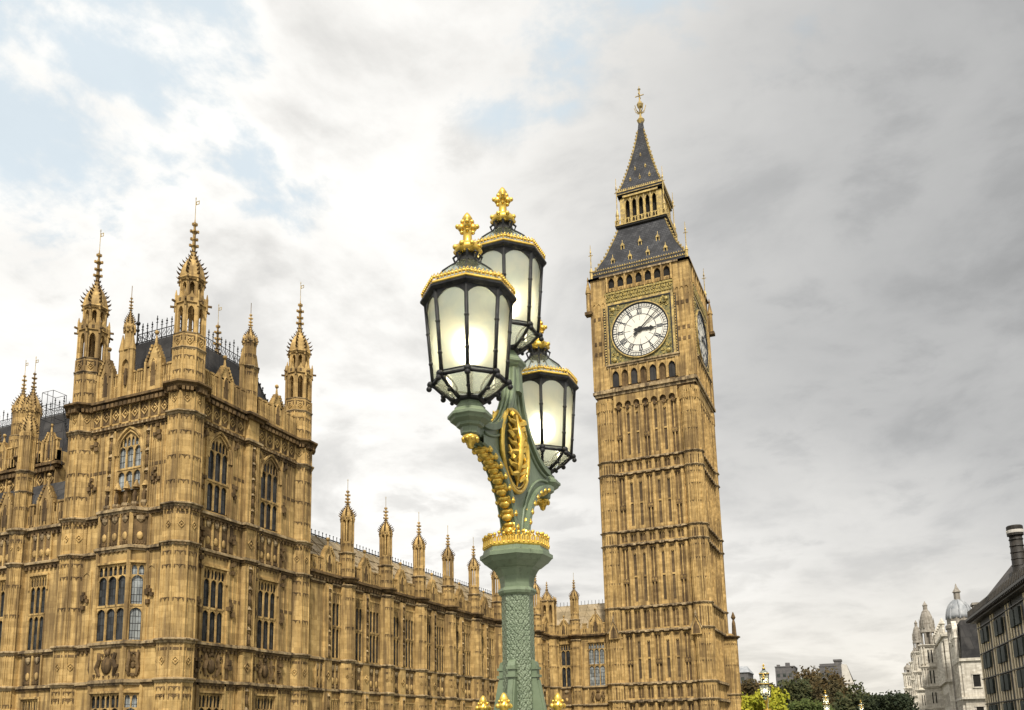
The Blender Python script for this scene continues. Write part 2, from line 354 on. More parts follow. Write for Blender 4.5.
# ------------------------------------------------------------------ ground, river, bridge, road
b = MB(); b.box(-3000, 3000, -3000, 3000, -16, -15); struct('ground', b, 'soil')
b = MB(); b.box(-3000, 3000, -1500, 30, -12, -11); struct('river', b, 'water')
b = MB(); b.box(-3000, -4.2, 30.01, 3000, -14.9, GZ); b.box(18.2, 3000, 30.01, 3000, -14.9, GZ); b.box(-4.2, 18.2, 30.01, 3000, -14.9, GZ-.6); struct('terrain', b, 'soil')
b = MB()
b.put([(-4, -140, -1.8), (18, -140, -1.8), (18, 45, -1.8), (-4, 45, -1.8), (-4, -140, -3.2), (18, -140, -3.2), (18, 45, -3.2), (-4, 45, -3.2)],
      [(0, 1, 2, 3), (7, 6, 5, 4), (0, 4, 5, 1), (1, 5, 6, 2), (2, 6, 7, 3), (3, 7, 4, 0)])
b.put([(-4, 45, -1.8), (18, 45, -1.8), (18, 100, -5.6), (-4, 100, -5.6)], [(0, 1, 2, 3)])
b.put([(-4, 100, -5.6), (18, 100, -5.6), (18, 900, -5.6), (-4, 900, -5.6)], [(0, 1, 2, 3)]); struct('road', b, 'asphalt')
b = MB()
for x0, x1 in ((-3.9, 1.4), (13.2, 17.9)):
    b.box(x0, x1, -140, 45, -1.79, -1.66)
    b.put([(x0, 45, -1.66), (x1, 45, -1.66), (x1, 100, -5.46), (x0, 100, -5.46), (x0, 45, -1.85), (x1, 45, -1.85), (x1, 100, -5.65), (x0, 100, -5.65)], [(0, 1, 2, 3), (0, 4, 5, 1), (1, 5, 6, 2), (3, 7, 4, 0)])
    b.box(x0, x1, 100, 600, -5.59, -5.46)
struct('pavement', b, 'paving')
b = MB()
for k in range(-20, 14): b.box(7.2, 7.35, k*6-1, k*6+1.6, -1.797, -1.793) if k < 7 else None
struct('road_markings', b, 'paint')

# ------------------------------------------------------------------ gothic facade pieces (x along, -y outwards, z up)
def course(b, x0, x1, y, z, h=.3, d=.22, mi=1):      # moulded string course proud of plane y
    om = b.m; b.m = mi
    b.m = 2; b.box(x0-d*.5, x1+d*.5, y-d*.5, y+.3, z, z+h*.45); b.m = mi  # lower step in dark stone: underside shade put into the colour
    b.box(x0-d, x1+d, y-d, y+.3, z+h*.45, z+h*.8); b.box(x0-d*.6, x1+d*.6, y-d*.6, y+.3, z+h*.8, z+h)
    b.m = om
def studs(b, x0, x1, y, z, r=.09, step=.34, mi=2):
    om = b.m; b.m = mi; n = max(1, int((x1-x0)/step))
    for i in range(n):
        x = x0+(i+.5)*(x1-x0)/n; b.box(x-r, x+r, y-r*1.2, y+.02, z-r, z+r)
    b.m = om
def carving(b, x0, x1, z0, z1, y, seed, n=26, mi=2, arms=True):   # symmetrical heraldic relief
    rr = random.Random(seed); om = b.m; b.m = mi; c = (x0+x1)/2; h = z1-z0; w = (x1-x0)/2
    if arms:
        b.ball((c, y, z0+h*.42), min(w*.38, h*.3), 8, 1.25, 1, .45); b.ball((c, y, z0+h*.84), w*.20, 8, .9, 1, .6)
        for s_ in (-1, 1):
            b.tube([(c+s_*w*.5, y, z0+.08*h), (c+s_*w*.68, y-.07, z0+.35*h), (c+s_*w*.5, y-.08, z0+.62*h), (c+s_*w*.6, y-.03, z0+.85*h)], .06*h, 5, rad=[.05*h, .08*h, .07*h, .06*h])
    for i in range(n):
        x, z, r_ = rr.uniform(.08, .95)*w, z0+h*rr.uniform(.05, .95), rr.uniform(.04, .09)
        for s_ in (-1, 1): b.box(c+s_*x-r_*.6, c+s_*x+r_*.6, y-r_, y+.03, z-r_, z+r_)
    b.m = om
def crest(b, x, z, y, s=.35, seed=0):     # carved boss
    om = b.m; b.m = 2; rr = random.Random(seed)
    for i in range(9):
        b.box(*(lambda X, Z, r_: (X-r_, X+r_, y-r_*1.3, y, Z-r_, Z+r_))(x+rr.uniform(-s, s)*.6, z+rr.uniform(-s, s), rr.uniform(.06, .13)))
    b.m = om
def statue_niche(b, x, z0, z1, y, w=.55):  # pilaster strip of stacked canopied figures
    om = b.m; n = max(1, int(round((z1-z0)/1.15))); h = (z1-z0)/n
    b.box(x-w/2, x-w/2+.09, y-.1, y, z0, z1); b.box(x+w/2-.09, x+w/2, y-.1, y, z0, z1)
    for i in range(n):
        z = z0+i*h; b.m = 2
        b.lathe([(.10, z+.12), (.14, z+.3*h), (.11, z+.5*h), (.07, z+.6*h)], 6, x, y-.02); b.ball((x, y-.05, z+.66*h), .075, 6)
        b.m = 1; b.lathe([(.08, z+.02), (.2, z+.1)], 6, x, y); b.lathe([(.2, z+.78*h), (.17, z+.84*h), (.03, z+.98*h)], 6, x, y)
    b.m = om
def merlons(b, x0, x1, y, z0, z1, n, th=.25):     # pierced battlemented parapet
    b.box(x0, x1, y, y+th, z0, z0+(z1-z0)*.55); p = (x1-x0)/n
    for i in range(n):
        x = x0+p*i
        b.box(x+p*.22, x+p*.78, y+.02, y+th-.02, z0+(z1-z0)*.55, z1-.12); b.box(x+p*.16, x+p*.84, y-.05, y+th+.05, z1-.12, z1)
        for q in (.14, .5, .8): b.box(x+p*q-.03, x+p*q+.05, y-.06, y, z0+.12, z1-.2)
    om = b.m; b.m = 2
    for i in range(n): b.box(x0+p*(i+.28), x0+p*(i+.44), y-.012, y+.05, z0+.25, z0+(z1-z0)*.5); b.box(x0+p*(i+.58), x0+p*(i+.74), y-.012, y+.05, z0+.25, z0+(z1-z0)*.5)
    b.m = om
def gablet(b, x, y, z0, w, h, th=.3):              # gabled parapet panel with finial
    b.plate([(x-w/2, z0), (x+w/2, z0), (x+w/2, z0+h*.45), (x+w*.34, z0+h*.52), (x+w*.12, z0+h*.72), (x, z0+h*.80), (x-w*.12, z0+h*.72), (x-w*.34, z0+h*.52), (x-w/2, z0+h*.45)], y, y+th)
    b.box(x-w/2-.06, x-w/2+.1, y-.08, y+th, z0, z0+h*.52); b.box(x+w/2-.1, x+w/2+.06, y-.08, y+th, z0, z0+h*.52)
    for s_ in (-1, 1):
        for q in (.12, .3, .5, .72, .9): xx = x+s_*w*.5*(1-q*.8); zz__ = z0+h*(.5+.27*q); b.box(xx-.07, xx+.07, y-.06, y+th, zz__, zz__+.16)
    b.lathe([(.12, z0+h*.74), (.07, z0+h*.9), (.05, z0+h*.95)], 6, x, y+th/2); b.ball((x, y+th/2, z0+h*1.0), .15, 6)
    om = b.m; b.m = 2; b.box(x-w*.16, x+w*.16, y-.015, y+.02, z0+h*.1, z0+h*.5); b.m = om
    b.hood(x, w*.17, z0+h*.42, h*.14, y-.02, .04, 3)

def win_flat(w, z0, zt_, z1, nl, rev=.17, mw=.10):         # square-headed mullioned window; returns (stone, glass) meshes
    b = MB(); lw = (w-mw*(nl+1))/nl; hd = (z1-zt_)*.27; ya, yb = rev-.15, rev-.07
    b.arcade(-w/2, w/2, nl, z0, zt_-.34, .26, zt_, ya, yb, mw)
    b.box(-w/2, w/2, ya-.03, rev-.03, zt_, zt_+.12)
    zh = z1-hd
    b.arcade(-w/2, w/2, nl, zt_+.12, zh-.30, .28, zh, ya, yb, mw)
    b.arcade(-w/2, w/2, nl*2, zh, z1-.34, .24, z1, ya+.015, yb, .07, 3)
    for i in range(nl+1): b.box(-w/2+i*(lw+mw)+.025, -w/2+i*(lw+mw)+mw-.025, ya-.03, ya, z0, z1)
    b.box(-w/2-.12, w/2+.12, -.12, .1, z1, z1+.12); b.box(-w/2-.12, -w/2-.01, -.1, .05, z1-.9, z1); b.box(w/2+.01, w/2+.12, -.1, .05, z1-.9, z1)
    b.box(-w/2-.1, w/2+.1, -.14, .17, z0-.16, z0)
    g = MB(); g.box(-w/2+.02, w/2-.02, rev-.02, rev, z0, z1); return b, g
def win_arch(w, z0, zs, z1, nl, rev=.20, mw=.10):
    b = MB(); zt_ = z0+(zs-z0)*.5
    b.arcade(-w/2, w/2, nl, z0, zt_-.34, .26, zt_, .04, .13, mw); b.box(-w/2, w/2, .0, .15, zt_, zt_+.12)
    zh = zs+.25
    b.arcade(-w/2, w/2, nl, zt_+.12, zh-.32, .3, zh, .04, .13, mw); b.arcade(-w/2, w/2, nl*2, zh, z1-.9, .3, z1, .06, .12, .07, 3)
    b.spandrel(0, w/2-.02, zs, z1-zs-.22, z1+.02, 0, .18, 8)
    b.hood(0, w/2+.1, zs, z1-zs-.02, -.05, .10, 8); b.hood(0, w/2-.07, zs, z1-zs-.26, .0, .06, 8)
    g = MB(); g.box(-w/2+.02, w/2-.02, rev-.02, rev, z0, z1); return b, g
def mkwin(pair, parent, loc, rz, glass='glass', mats=('stone',)):
    o = pair[0].build('window', mats, parent, loc, rz); pair[1].build('glass_panes', glass, o); return o

def oct_faces(b, c, rf, fn):            # run fn(face width) in the local frame of each side of an octagon with inradius rf
    T = b.T
    for k in range(8):
        b.T = T @ Matrix.Translation((c[0], c[1], 0)) @ Matrix.Rotation(PI/4*k, 4, 'Z') @ Matrix.Translation((0, -rf, 0))
        fn(2*rf*math.tan(PI/8), k)
    b.T = T
OC = 1/math.cos(PI/8)
def shaft(b, rf, z0, z1, ticks=(), rib=.05, pw=.025, pr=.03):
    b.m = 0; b.lathe([(rf*OC, z0), (rf*OC, z1)], 8)
    for k in range(8):
        a = PI/8+PI/4*k; b.lathe([(rib, z0), (rib, z1)], 6, rf*OC*math.cos(a), rf*OC*math.sin(a))
    def f(w, k):
        b.m = 0
        for x in (-w*.24, w*.24): b.box(x-pw, x+pw, -pr, .02, z0, z1)
        for z in ticks:
            b.m = 2; b.arcade(-w*.38, w*.38, 2, z-.20, z-.13, .11, z, -.04, .02, .045, 2); b.m = 0
    oct_faces(b, (0, 0), rf, f)
def oct_course(b, rf, z, h=.34, d=.2, mi=1):
    om = b.m; b.m = mi; q = OC
    b.lathe([(rf*q, z), ((rf+d*.4)*q, z+h*.2), ((rf+d*.5)*q, z+h*.45), ((rf+d)*q, z+h*.6), ((rf+d)*q, z+h*.82), (rf*q, z+h)], 8, cap=False); b.m = om
def oct_band(b, rf, z0, z1):
    def f(w, k):
        b.m = 0; b.diamond(0, (z0+z1)/2, w*.27, -.005, .05)
        b.m = 2; b.box(-w*.4, w*.4, -.012, .02, z1-.38, z1-.22); b.m = 0
    oct_faces(b, (0, 0), rf, f)
def lantern_stage(b, rf, z0, z1, pier=.2, gab=True):   # open octagonal stage
    def f(w, k):
        b.m = 0; b.arcade(-w/2, w/2, 1, z0, z1-w*.95, w*.45, z1, 0, .2, w*pier, 3)
        b.box(-w/2-.03, -w/2+.06, -.07, .1, z0, z1)
    oct_faces(b, (0, 0), rf, f)
def gable_ring(b, rf, z, h, sp=.25):
    def f(w, k):
        b.m = 0; b.plate([(-w*.5, z), (w*.5, z), (w*.5, z+h*.35), (w*.15, z+h*.62), (0, z+h), (-w*.15, z+h*.62), (-w*.5, z+h*.35)], -.06, .12)
        b.lathe([(.08, z-h*.3), (.08, z+h*.7), (.02, z+h*1.15)], 5, -w*.5, -.04)
        b.m = 2; b.lathe([(.03, 0), (.07, sp*.6), (.02, sp)], 5, 0, 0) if False else b.box(-w*.5-.05, -w*.5+.05, -.04-sp, -.04, z+.05, z+.16)
        b.box(-w*.12, w*.12, -.075, 0, z+h*.12, z+h*.4); b.m = 0
    oct_faces(b, (0, 0), rf, f)
def ogee_cap(b, r, z0, h, crock=.09, n=5):
    prof = [(1., 0), (1.0, .10), (.95, .22), (.84, .35), (.66, .48), (.45, .60), (.28, .72), (.18, .86), (.12, 1.)]
    b.m = 0; b.lathe([(r*p, z0+h*q) for p, q in prof], 8)
    b.m = 2
    for k in range(8):
        a = PI/8+PI/4*k
        for p, q in prof[1:8]:
            x, y = r*p*math.cos(a)*1.05, r*p*math.sin(a)*1.05; c_ = crock*(.6+.5*p)
            b.put([(x-c_*.5, y-c_*.5, z0+h*q), (x+c_*.5, y-c_*.5, z0+h*q), (x+c_*.5, y+c_*.5, z0+h*q), (x-c_*.5, y+c_*.5, z0+h*q), (x*1.12+c_*.9*math.cos(a), y*1.12+c_*.9*math.sin(a), z0+h*q+c_*1.3)],
                  [(0, 3, 2, 1), (0, 1, 4), (1, 2, 4), (2, 3, 4), (3, 0, 4)])
def finial_top(b, r, z0, h):             # crocketed stone finial
    b.m = 0; b.lathe([(r, z0), (r*.85, z0+h*.22), (r*.7, z0+h*.45), (r*.55, z0+h*.65), (r*.35, z0+h*.85), (r*.1, z0+h)], 6)
    for q, g in ((.10, 1.7), (.30, 1.3), (.54, 1.6), (.76, .8)):
        b.m = 0
        b.lathe([(r*.6, z0+h*q-h*.06), (r*g, z0+h*q), (r*g*.9, z0+h*q+h*.04), (r*.5, z0+h*q+h*.08)], 6)
        for k in range(4):
            a = PI/4+PI/2*k; x, y = r*g*math.cos(a), r*g*math.sin(a); b.box(x-r*.4, x+r*.4, y-r*.4, y+r*.4, z0+h*q-.02, z0+h*q+r*1.1)
def vane(b, z0, z1, flag=True):
    b.m = 0; b.tube([(0, 0, z0), (0, 0, z1)], .02, 5); b.ball((0, 0, z1-.1), .04, 6)
    if flag:
        z = z1-.55
        b.box(.03, .28, -.01, .01, z, z+.04); b.box(.03, .28, -.01, .01, z+.2, z+.24); b.box(.25, .29, -.01, .01, z, z+.24); b.box(.03, .07, -.01, .01, z, z+.24)
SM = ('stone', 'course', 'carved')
def cresting(b, p0, p1, h=.9, step=.42):
    p0, p1 = Vector(p0), Vector(p1); d = p1-p0; n = max(1, int(d.length/step)); ax = d.normalized()
    b.tube([p0+Vector((0, 0, .06)), p1+Vector((0, 0, .06))], .04, 4); b.tube([p0+Vector((0, 0, h*.5)), p1+Vector((0, 0, h*.5))], .03, 4)
    for i in range(n+1):
        c = p0+d*(i/n); t_ = h*(1.25 if i % 4 == 0 else 1)
        b.tube([c, c+Vector((0, 0, t_))], .028, 4); b.ball(c+Vector((0, 0, t_*.86)), .07, 6)
        q = c+Vector((0, 0, t_*.72)); b.tube([q-ax*.1, q+ax*.1], .022, 4)
        if i < n:
            e = c+ax*(d.length/n/2); b.tube([e+Vector((0, 0, h*.12)), e+ax*.12+Vector((0, 0, h*.27)), e+Vector((0, 0, h*.44)), e-ax*.12+Vector((0, 0, h*.27))], .022, 4, True)

# ================================================================== palace pavilion
PX, PY = -36.9, 37.9           # centre of its corner turret
pav = thing('palace_pavilion', 'square honey stone pavilion with tall octagonal corner turrets and dark crested roof', 'palace', (PX, PY, GZ))
def PL(x, y, z): return (x-PX, y-PY, z-GZ)
ZB = [(3.5, 5.4), (11.3, 13.25), (19.15, 20.6)]
# turrets ----------------------------------------------------------
def big_turret():
    b = MB(); rf = .97
    shaft(b, rf, GZ, 20.3, (2.6, 9.9, 8.0, 3.0, 17.9, 16.4, 14.9, 10.7, 18.8, 5.9-3.4))
    for z0, z1 in ZB:
        oct_course(b, rf, z0-.32, .34, .2); oct_band(b, rf, z0, z1); oct_course(b, rf, z1-.02, .36, .24)
    oct_course(b, rf, 20.45, .5, .42, 2)
    def f(w, k):
        b.m = 2
        for x in (-w*.3, 0, w*.3): b.box(x-.08, x+.08, -.3, 0, 20.28, 20.5)
        for x in (-w*.3, 0, w*.3): b.box(x-.06, x+.06, -.15, 0, 13.1, 13.25); b.box(x-.06, x+.06, -.15, 0, 11.05, 11.2)
    oct_faces(b, (0, 0), rf, f)
    o = b.build('turret', SM)
    c = MB(); q = .90
    shaft(c, q, 20.7, 23.0, (22.6, 21.7)); oct_course(c, q, 22.95, .22, .1)
    shaft(c, .90, 23.1, 23.95, (23.85,)); oct_band(c, .90, 23.1, 23.9)
    oct_course(c, .84, 23.95, .16, .07)
    lantern_stage(c, .84, 24.05, 26.15, .24); gable_ring(c, .86, 26.0, .75, .3)
    c.m = 0; c.lathe([(.12, 24), (.12, 27.6)], 8)
    lantern_stage(c, .63, 26.3, 27.75, .22); gable_ring(c, .66, 27.62, .42, .16)
    c.m = 0; c.lathe([(.80, 27.66), (.86, 27.74), (.80, 27.84)], 8)
    ogee_cap(c, .78, 27.75, 2.3, .13); finial_top(c, .13, 29.9, 2.2)
    c.build('spire', SM, o)
    v = MB(); vane(v, 31.9, 33.5); v.build('weather_vane', 'old_gold', o)
    return o
bt = big_turret(); bt.parent = pav; bt.location = PL(-36.5, 37.95, 0); bt['label'] = 'nearest corner turret'
for x, y in ((-44.62, 37.95), (-36.85, 49.3), (-44.6, 49.3)): again(bt, pav, PL(x, y, 0))

def face_bay(b, x0, x1, cx, w, tiers, yb=.45, deep=0.):
    # wall cladding between x0 and x1 with one window column at cx; tiers = [(zbot, ztop, win z0, win z1)]
    for za, zb, w0, w1 in tiers:
        b.box(x0, cx-w/2, 0, yb, za, zb); b.box(cx+w/2, x1, 0, yb, za, zb)
        b.box(cx-w/2, cx+w/2, 0, yb, w1, zb); b.box(cx-w/2, cx+w/2, 0, yb, za, w0-.1)
        for u0, u1 in ((x0, cx-w/2-.3), (cx+w/2+.3, x1)):      # panelled wall faces
            n_ = int((u1-u0)/.36)
            for i in range(1, n_): u = u0+(u1-u0)*i/n_; b.box(u-.03, u+.03, -.05, 0, za, zb)
            if n_ > 1:
                for zt_ in (zb-.25, zb-(zb-za)*.45):
                    b.m = 2; b.box(u0+.04, u1-.04, -.02, 0, zt_-.2, zt_); b.m = 0
        for s_ in (-1, 1):              # slender attached shafts beside the window
            b.box(cx+s_*(w/2+.2)-.07, cx+s_*(w/2+.2)+.07, -.10, 0, za, zb)
TI = [(GZ, 3.4, -2.2, 2.75), (5.3, 11.2, 5.75, 10.25), (13.15, 19.1, 13.8, 18.85)]
def panel_row(b, x0, x1, z0, z1, n, y, seed, kind):
    p = (x1-x0)/n; om = b.m
    for i in range(n+1): b.box(x0+i*p-.06, x0+i*p+.06, y-.1, y+.02, z0, z1)
    for i in range(n):
        c = x0+(i+.5)*p
        if kind == 'arms': carving(b, c-p*.44, c+p*.44, z0+.08, z1-.05, y-.02, seed+i, 16)
        elif kind == 'shield':
            b.m = 2; b.box(c-p*.42, c+p*.42, y-.012, y+.02, z0+.05, z1-.05); b.m = 0
            b.m = 1; b.lathe([(.06, z1-.5), (.26*min(1, p), z1-.35), (.28*min(1, p), z1-.14), (.05, z1-.08)], 8, c, y-.04, sq=.5)
            b.m = 0; b.ball((c, y-.02, z0+.55), .2, 6, 1.3, 1, .4); b.m = 2
            for q in range(5): b.box(c-p*.4+q*p*.17, c-p*.4+q*p*.17+.08, y-.07, y, z0+.08, z0+.25)
        else:
            b.m = 2; b.box(c-p*.40, c+p*.40, y-.012, y+.02, z0+.08, z1-.08); b.m = 0; b.diamond(c, (z0+z1)/2, min(p*.36, (z1-z0)*.36), y-.01, .06)
        b.m = om
# north front ------------------------------------------------------
nw = MB(); nw.T = frame(PL(-36.26, 0, 0), PI/2)         # local x = world Y - PY
L0, L1 = 39.0-PY, 48.3-PY; C1, C2, CM = 40.65-PY, 45.65-PY, 43.5-PY
nw.T = Matrix.Translation((-36.26-PX, 0, -GZ)) @ Matrix.Rotation(PI/2, 4, 'Z')
WW = 1.95
face_bay(nw, L0, CM, C1, WW, TI); face_bay(nw, CM, L1, C2, WW, TI)
nw.box(L0, L1, 0, .5, 19.1, 20.7)
for z0, z1 in ZB: nw.box(L0, L1, .04, .5, z0-.1, z1+.1)
for z0, z1 in ZB:
    for a, c in ((L0, CM-.62), (CM+.62, L1)): course(nw, a, c, 0, z0-.32, .34, .2); course(nw, a, c, 0, z1-.02, .36, .22); studs(nw, a, c, -.02, z1-.14, .08, .33); studs(nw, a, c, -.0, z0-.4, .06, .3)
    course(nw, CM-.55, CM+.55, -.3, z0-.32, .34, .2); course(nw, CM-.55, CM+.55, -.3, z1-.02, .36, .22)
    if z0 < 19: nw.diamond(CM, (z0+z1)/2, .3, -.31); nw.box(CM-.5, CM-.4, -.36, -.3, z0, z1); nw.box(CM+.4, CM+.5, -.36, -.3, z0, z1)
nw.box(CM-.5, CM+.5, -.3, 0, GZ, 20.7)
for za, zb in ((GZ, 3.2), (5.75, 10.9), (13.6, 18.8)):
    statue_niche(nw, CM, za, zb, -.3, .6); nw.box(CM-.5, CM-.38, -.38, -.3, za, zb); nw.box(CM+.38, CM+.5, -.38, -.3, za, zb)
for c in (C1, C2):
    s_ = (c-1.05, c+1.05)
    panel_row(nw, *s_, ZB[0][0]+.02, ZB[0][1]-.05, 1, .03, int(c*7)+3, 'arms'); panel_row(nw, *s_, ZB[1][0]+.02, ZB[1][1]-.05, 3, .03, 5, 'shield')
    for e in (c-1.35, c+1.35):
        for z0, z1 in ZB[:2]:
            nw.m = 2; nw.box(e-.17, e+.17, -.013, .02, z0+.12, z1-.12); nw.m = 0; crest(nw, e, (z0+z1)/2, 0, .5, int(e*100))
    for q in (-1.42, 1.42):
        crest(nw, c+q, 7.9, 0, .42, int(c*9)); crest(nw, c+q, 15.4, 0, .42, int(c*5)); crest(nw, c+q, 10.5, 0, .4, 4); crest(nw, c+q, 18.6, 0, .4, 6)
for a, c, k in ((L0, CM-.6, 4), (CM+.6, L1, 4)): panel_row(nw, a+.1, c-.1, 19.3, 20.4, k+1, 0, 3, 'diamond')
course(nw, L0, CM-.55, 0, 20.5, .45, .4, 2); course(nw, CM+.55, L1, 0, 20.5, .45, .4, 2); course(nw, CM-.55, CM+.55, -.3, 20.5, .45, .4, 2)
for a, c in ((L0, CM-.6), (CM+.6, L1)): studs(nw, a, c, -.2, 20.45, .12, .36); studs(nw, a, c, -.1, 19.05, .1, .34)
nw.build('north_wall', SM, pav)
np_ = MB(); np_.T = nw.T.copy()
for a, c in ((L0, CM-.6), (CM+.6, L1)):
    merlons(np_, a, c, 0, 20.9, 22.5, 8); gablet(np_, (a+c)/2, -.05, 20.9, 1.25, 3.1)
np_.build('parapet', SM, pav)
def mid_turret(tall):
    b = MB(); shaft(b, .50, 20.8, 24.2, (23.9, 22.6)); oct_course(b, .5, 20.85, .3, .16); oct_course(b, .5, 24.1, .25, .16)
    shaft(b, .38, 24.3, 26.2, (26.0, 25.2), .04); oct_course(b, .38, 26.0, .2, .1); gable_ring(b, .38, 26.1, .4, .12)
    ogee_cap(b, .40, 26.15, 1.2, .09); finial_top(b, .07, 27.25, 1.1); b.m = 2; b.tube([(0, 0, 28.2), (0, 0, 29.0)], .02, 4)
    for s_ in (-1, 1):
        b.m = 0; b.lathe([(.16, 20.9), (.16, 24.2), (.22, 24.3), (.03, 25.5)], 4, s_*.68, 0)
    return b
mt = mid_turret(1).build('pinnacle', SM, pav, PL(-36.55, 43.5, 0), PI/2)
wF = mkwin(win_flat(WW, 5.75, 7.72, 10.25, 3), pav, PL(-36.26, 40.65, 0), PI/2)
again(wF, pav, PL(-36.26, 45.65, 0), PI/2)
wA = mkwin(win_arch(WW, 13.8, 17.35, 18.9, 3), pav, PL(-36.26, 40.65, 0), PI/2); again(wA, pav, PL(-36.26, 45.65, 0), PI/2)
wL = mkwin(win_flat(WW, -2.2, -.3, 2.75, 3), pav, PL(-36.26, 40.65, 0), PI/2); again(wL, pav, PL(-36.26, 45.65, 0), PI/2)
# east (river) front with its canted bay --------------------------
ew = MB(); ew.T = Matrix.Translation((0, 37.55-PY, -GZ))         # local x = world X - PX
A0, A1 = -43.8-PX, -37.3-PX; BC = -40.35-PX-.1
BW = 3.9
face_bay(ew, A0, A1, BC, 2.0, TI[2:])
ew.box(A0, A1, 0, .5, 19.1, 20.7); ew.box(A0, A1, .04, .5, 11.1, 13.4)
ew.box(A0, A1, .3, .6, GZ, 11.3)
for e0, e1 in ((A0, BC-BW/2), (BC+BW/2, A1)): ew.box(e0, e1, 0, .5, GZ, 11.4)
# canted oriel: body
def cant(x0, x1, d, c): return [(x0, 0), (x0+c, -d), (x1-c, -d), (x1, 0)]
ox0, ox1, od, oc = BC-BW/2, BC+BW/2, .75, .72
def oriel(z0, z1, grow=0., m_=0):
    om = ew.m; ew.m = m_; p_ = cant(ox0-grow, ox1+grow, od+grow, oc)
    vs = [(x, y, z0) for x, y in p_]+[(x, y, z1) for x, y in p_]
    ew.put(vs, [(3, 2, 1, 0), (4, 5, 6, 7), (0, 1, 5, 4), (1, 2, 6, 5), (2, 3, 7, 6), (3, 0, 4, 7)]); ew.m = om
oriel(GZ, -2.3); oriel(2.85, 5.65); oriel(10.35, 13.5)
for z0, z1 in ZB[:2]:
    for z, h in ((z0-.32, .34), (z1-.02, .36)): oriel(z, z+h*.4, .10, 1); oriel(z+h*.4, z+h*.8, .2, 1); oriel(z+h*.8, z+h, .12, 1)
T0 = ew.T.copy()
ew.T = T0 @ Matrix.Translation((0, -od, 0))
fx0, fx1 = ox0+oc, ox1-oc
panel_row(ew, fx0, fx1, 3.52, 5.36, 1, 0, 12, 'arms'); panel_row(ew, fx0, fx1, 11.32, 13.2, 3, 0, 2, 'shield')
studs(ew, fx0, fx1, -.05, 13.1, .08, .33); studs(ew, fx0, fx1, 0, 11.0, .08, .33)
cl = math.hypot(od, oc)
for (x, y), an, sd_ in (((ox0+oc/2, -od/2), -math.atan2(od, oc), 41), ((ox1-oc/2, -od/2), math.atan2(od, oc), 43)):
    ew.T = T0 @ frame((x, y, 0), an)
    panel_row(ew, -cl/2+.06, cl/2-.06, 3.52, 5.36, 1, 0, sd_, 'arms'); panel_row(ew, -cl/2+.06, cl/2-.06, 11.32, 13.2, 1, 0, sd_, 'shield')
    studs(ew, -cl/2, cl/2, -.05, 13.1, .08, .3)
# corner shafts of the oriel
ew.T = T0
for x, y in cant(ox0, ox1, od, oc):
    for za, zb in ((GZ, 3.2), (5.7, 11.0)): ew.lathe([(.13, za), (.13, zb)], 8, x, y)
    for za, zb in ((3.5, 5.4), (11.3, 13.25)): ew.lathe([(.11, za), (.11, zb)], 8, x, y)
# balcony and tabernacles above the oriel
for i in range(5):
    x = BC-1.5+i*.75; ew.m = 1; ew.lathe([(.1, 13.7), (.26, 13.95), (.26, 14.1)], 6, x, -.05); ew.m = 2; ew.lathe([(.12, 14.15), (.15, 14.5), (.08, 14.8)], 6, x, -.12); ew.ball((x, -.12, 14.9), .08, 6)
    ew.m = 0; ew.lathe([(.24, 15.0), (.2, 15.1), (.03, 15.5)], 6, x, -.06)
ew.box(BC-1.75, BC+1.75, -.12, 0, 13.5, 13.75)
for x in (BC-1.5, BC+1.5): statue_niche(ew, x, 13.7, 18.7, 0, .5)
for x in (A0+.45, A1-.9):
    crest(ew, x, 15.6, 0, .45, 8); crest(ew, x, 18.3, 0, .45, 9); crest(ew, x, 8.4, 0, .45, 3); ew.m = 0
    for za, zb in ((5.6, 10.8), (13.6, 18.8)): ew.arcade(x-.42, x+.42, 1, za, zb-1.1, .4, zb-.6, -.05, .02, .07)
for z0, z1 in ZB: course(ew, A0, A1 if z0 > 19 else ox0, 0, z0-.32, .34, .2); course(ew, A0, A1 if z0 > 19 else ox0, 0, z1-.02, .36, .22); studs(ew, A0, A1 if z0 > 19 else ox0, 0, z1-.14, .08, .33)
for z0, z1 in ZB[:2]: course(ew, ox1, A1, 0, z0-.32, .34, .2); course(ew, ox1, A1, 0, z1-.02, .36, .22)
panel_row(ew, A0+.1, A1-.1, 19.3, 20.4, 8, 0, 3, 'diamond')
course(ew, A0, A1, 0, 20.5, .45, .4, 2); studs(ew, A0, A1, -.2, 20.45, .12, .36); studs(ew, A0, A1, -.1, 19.05, .1, .34)
ew.build('east_wall', SM, pav)
ep = MB(); ep.T = T0.copy()
merlons(ep, A0, A1, 0, 20.9, 22.6, 11); gablet(ep, A0+1.0, -.05, 20.9, 1.2, 3.6); gablet(ep, A1-1.55, -.05, 20.9, 1.25, 3.9)
ep.build('parapet', SM, pav)
pn = MB()
for x in (-.42, .42): pn.m = 0; pn.lathe([(.17, 20.9), (.17, 23.9), (.22, 24.0), (.03, 25.1)], 6, x, 0); pn.m = 2; pn.ball((x, 0, 24.5), .12, 6)
pn.m = 0; pn.box(-.36, .36, .05, .35, 20.9, 24.0); pn.arcade(-.36, .36, 1, 21.6, 23.0, .4, 24.1, -.1, .1, .08, 4); pn.m = 2; pn.lathe([(.1, 21.7), (.15, 22.3), (.08, 22.8)], 6, 0, 0); pn.m = 0
pn.lathe([(.30, 24.0), (.28, 25.4), (.36, 25.5), (.28, 25.7)], 8, 0, .1); T_ = pn.T; pn.T = Matrix.Translation((0, .1, 0)); gable_ring(pn, .26, 25.3, .4, .08); ogee_cap(pn, .28, 25.65, 1.2, .08); finial_top(pn, .06, 26.75, 1.0); pn.tube([(0, 0, 27.6), (0, 0, 28.4)], .02, 4)
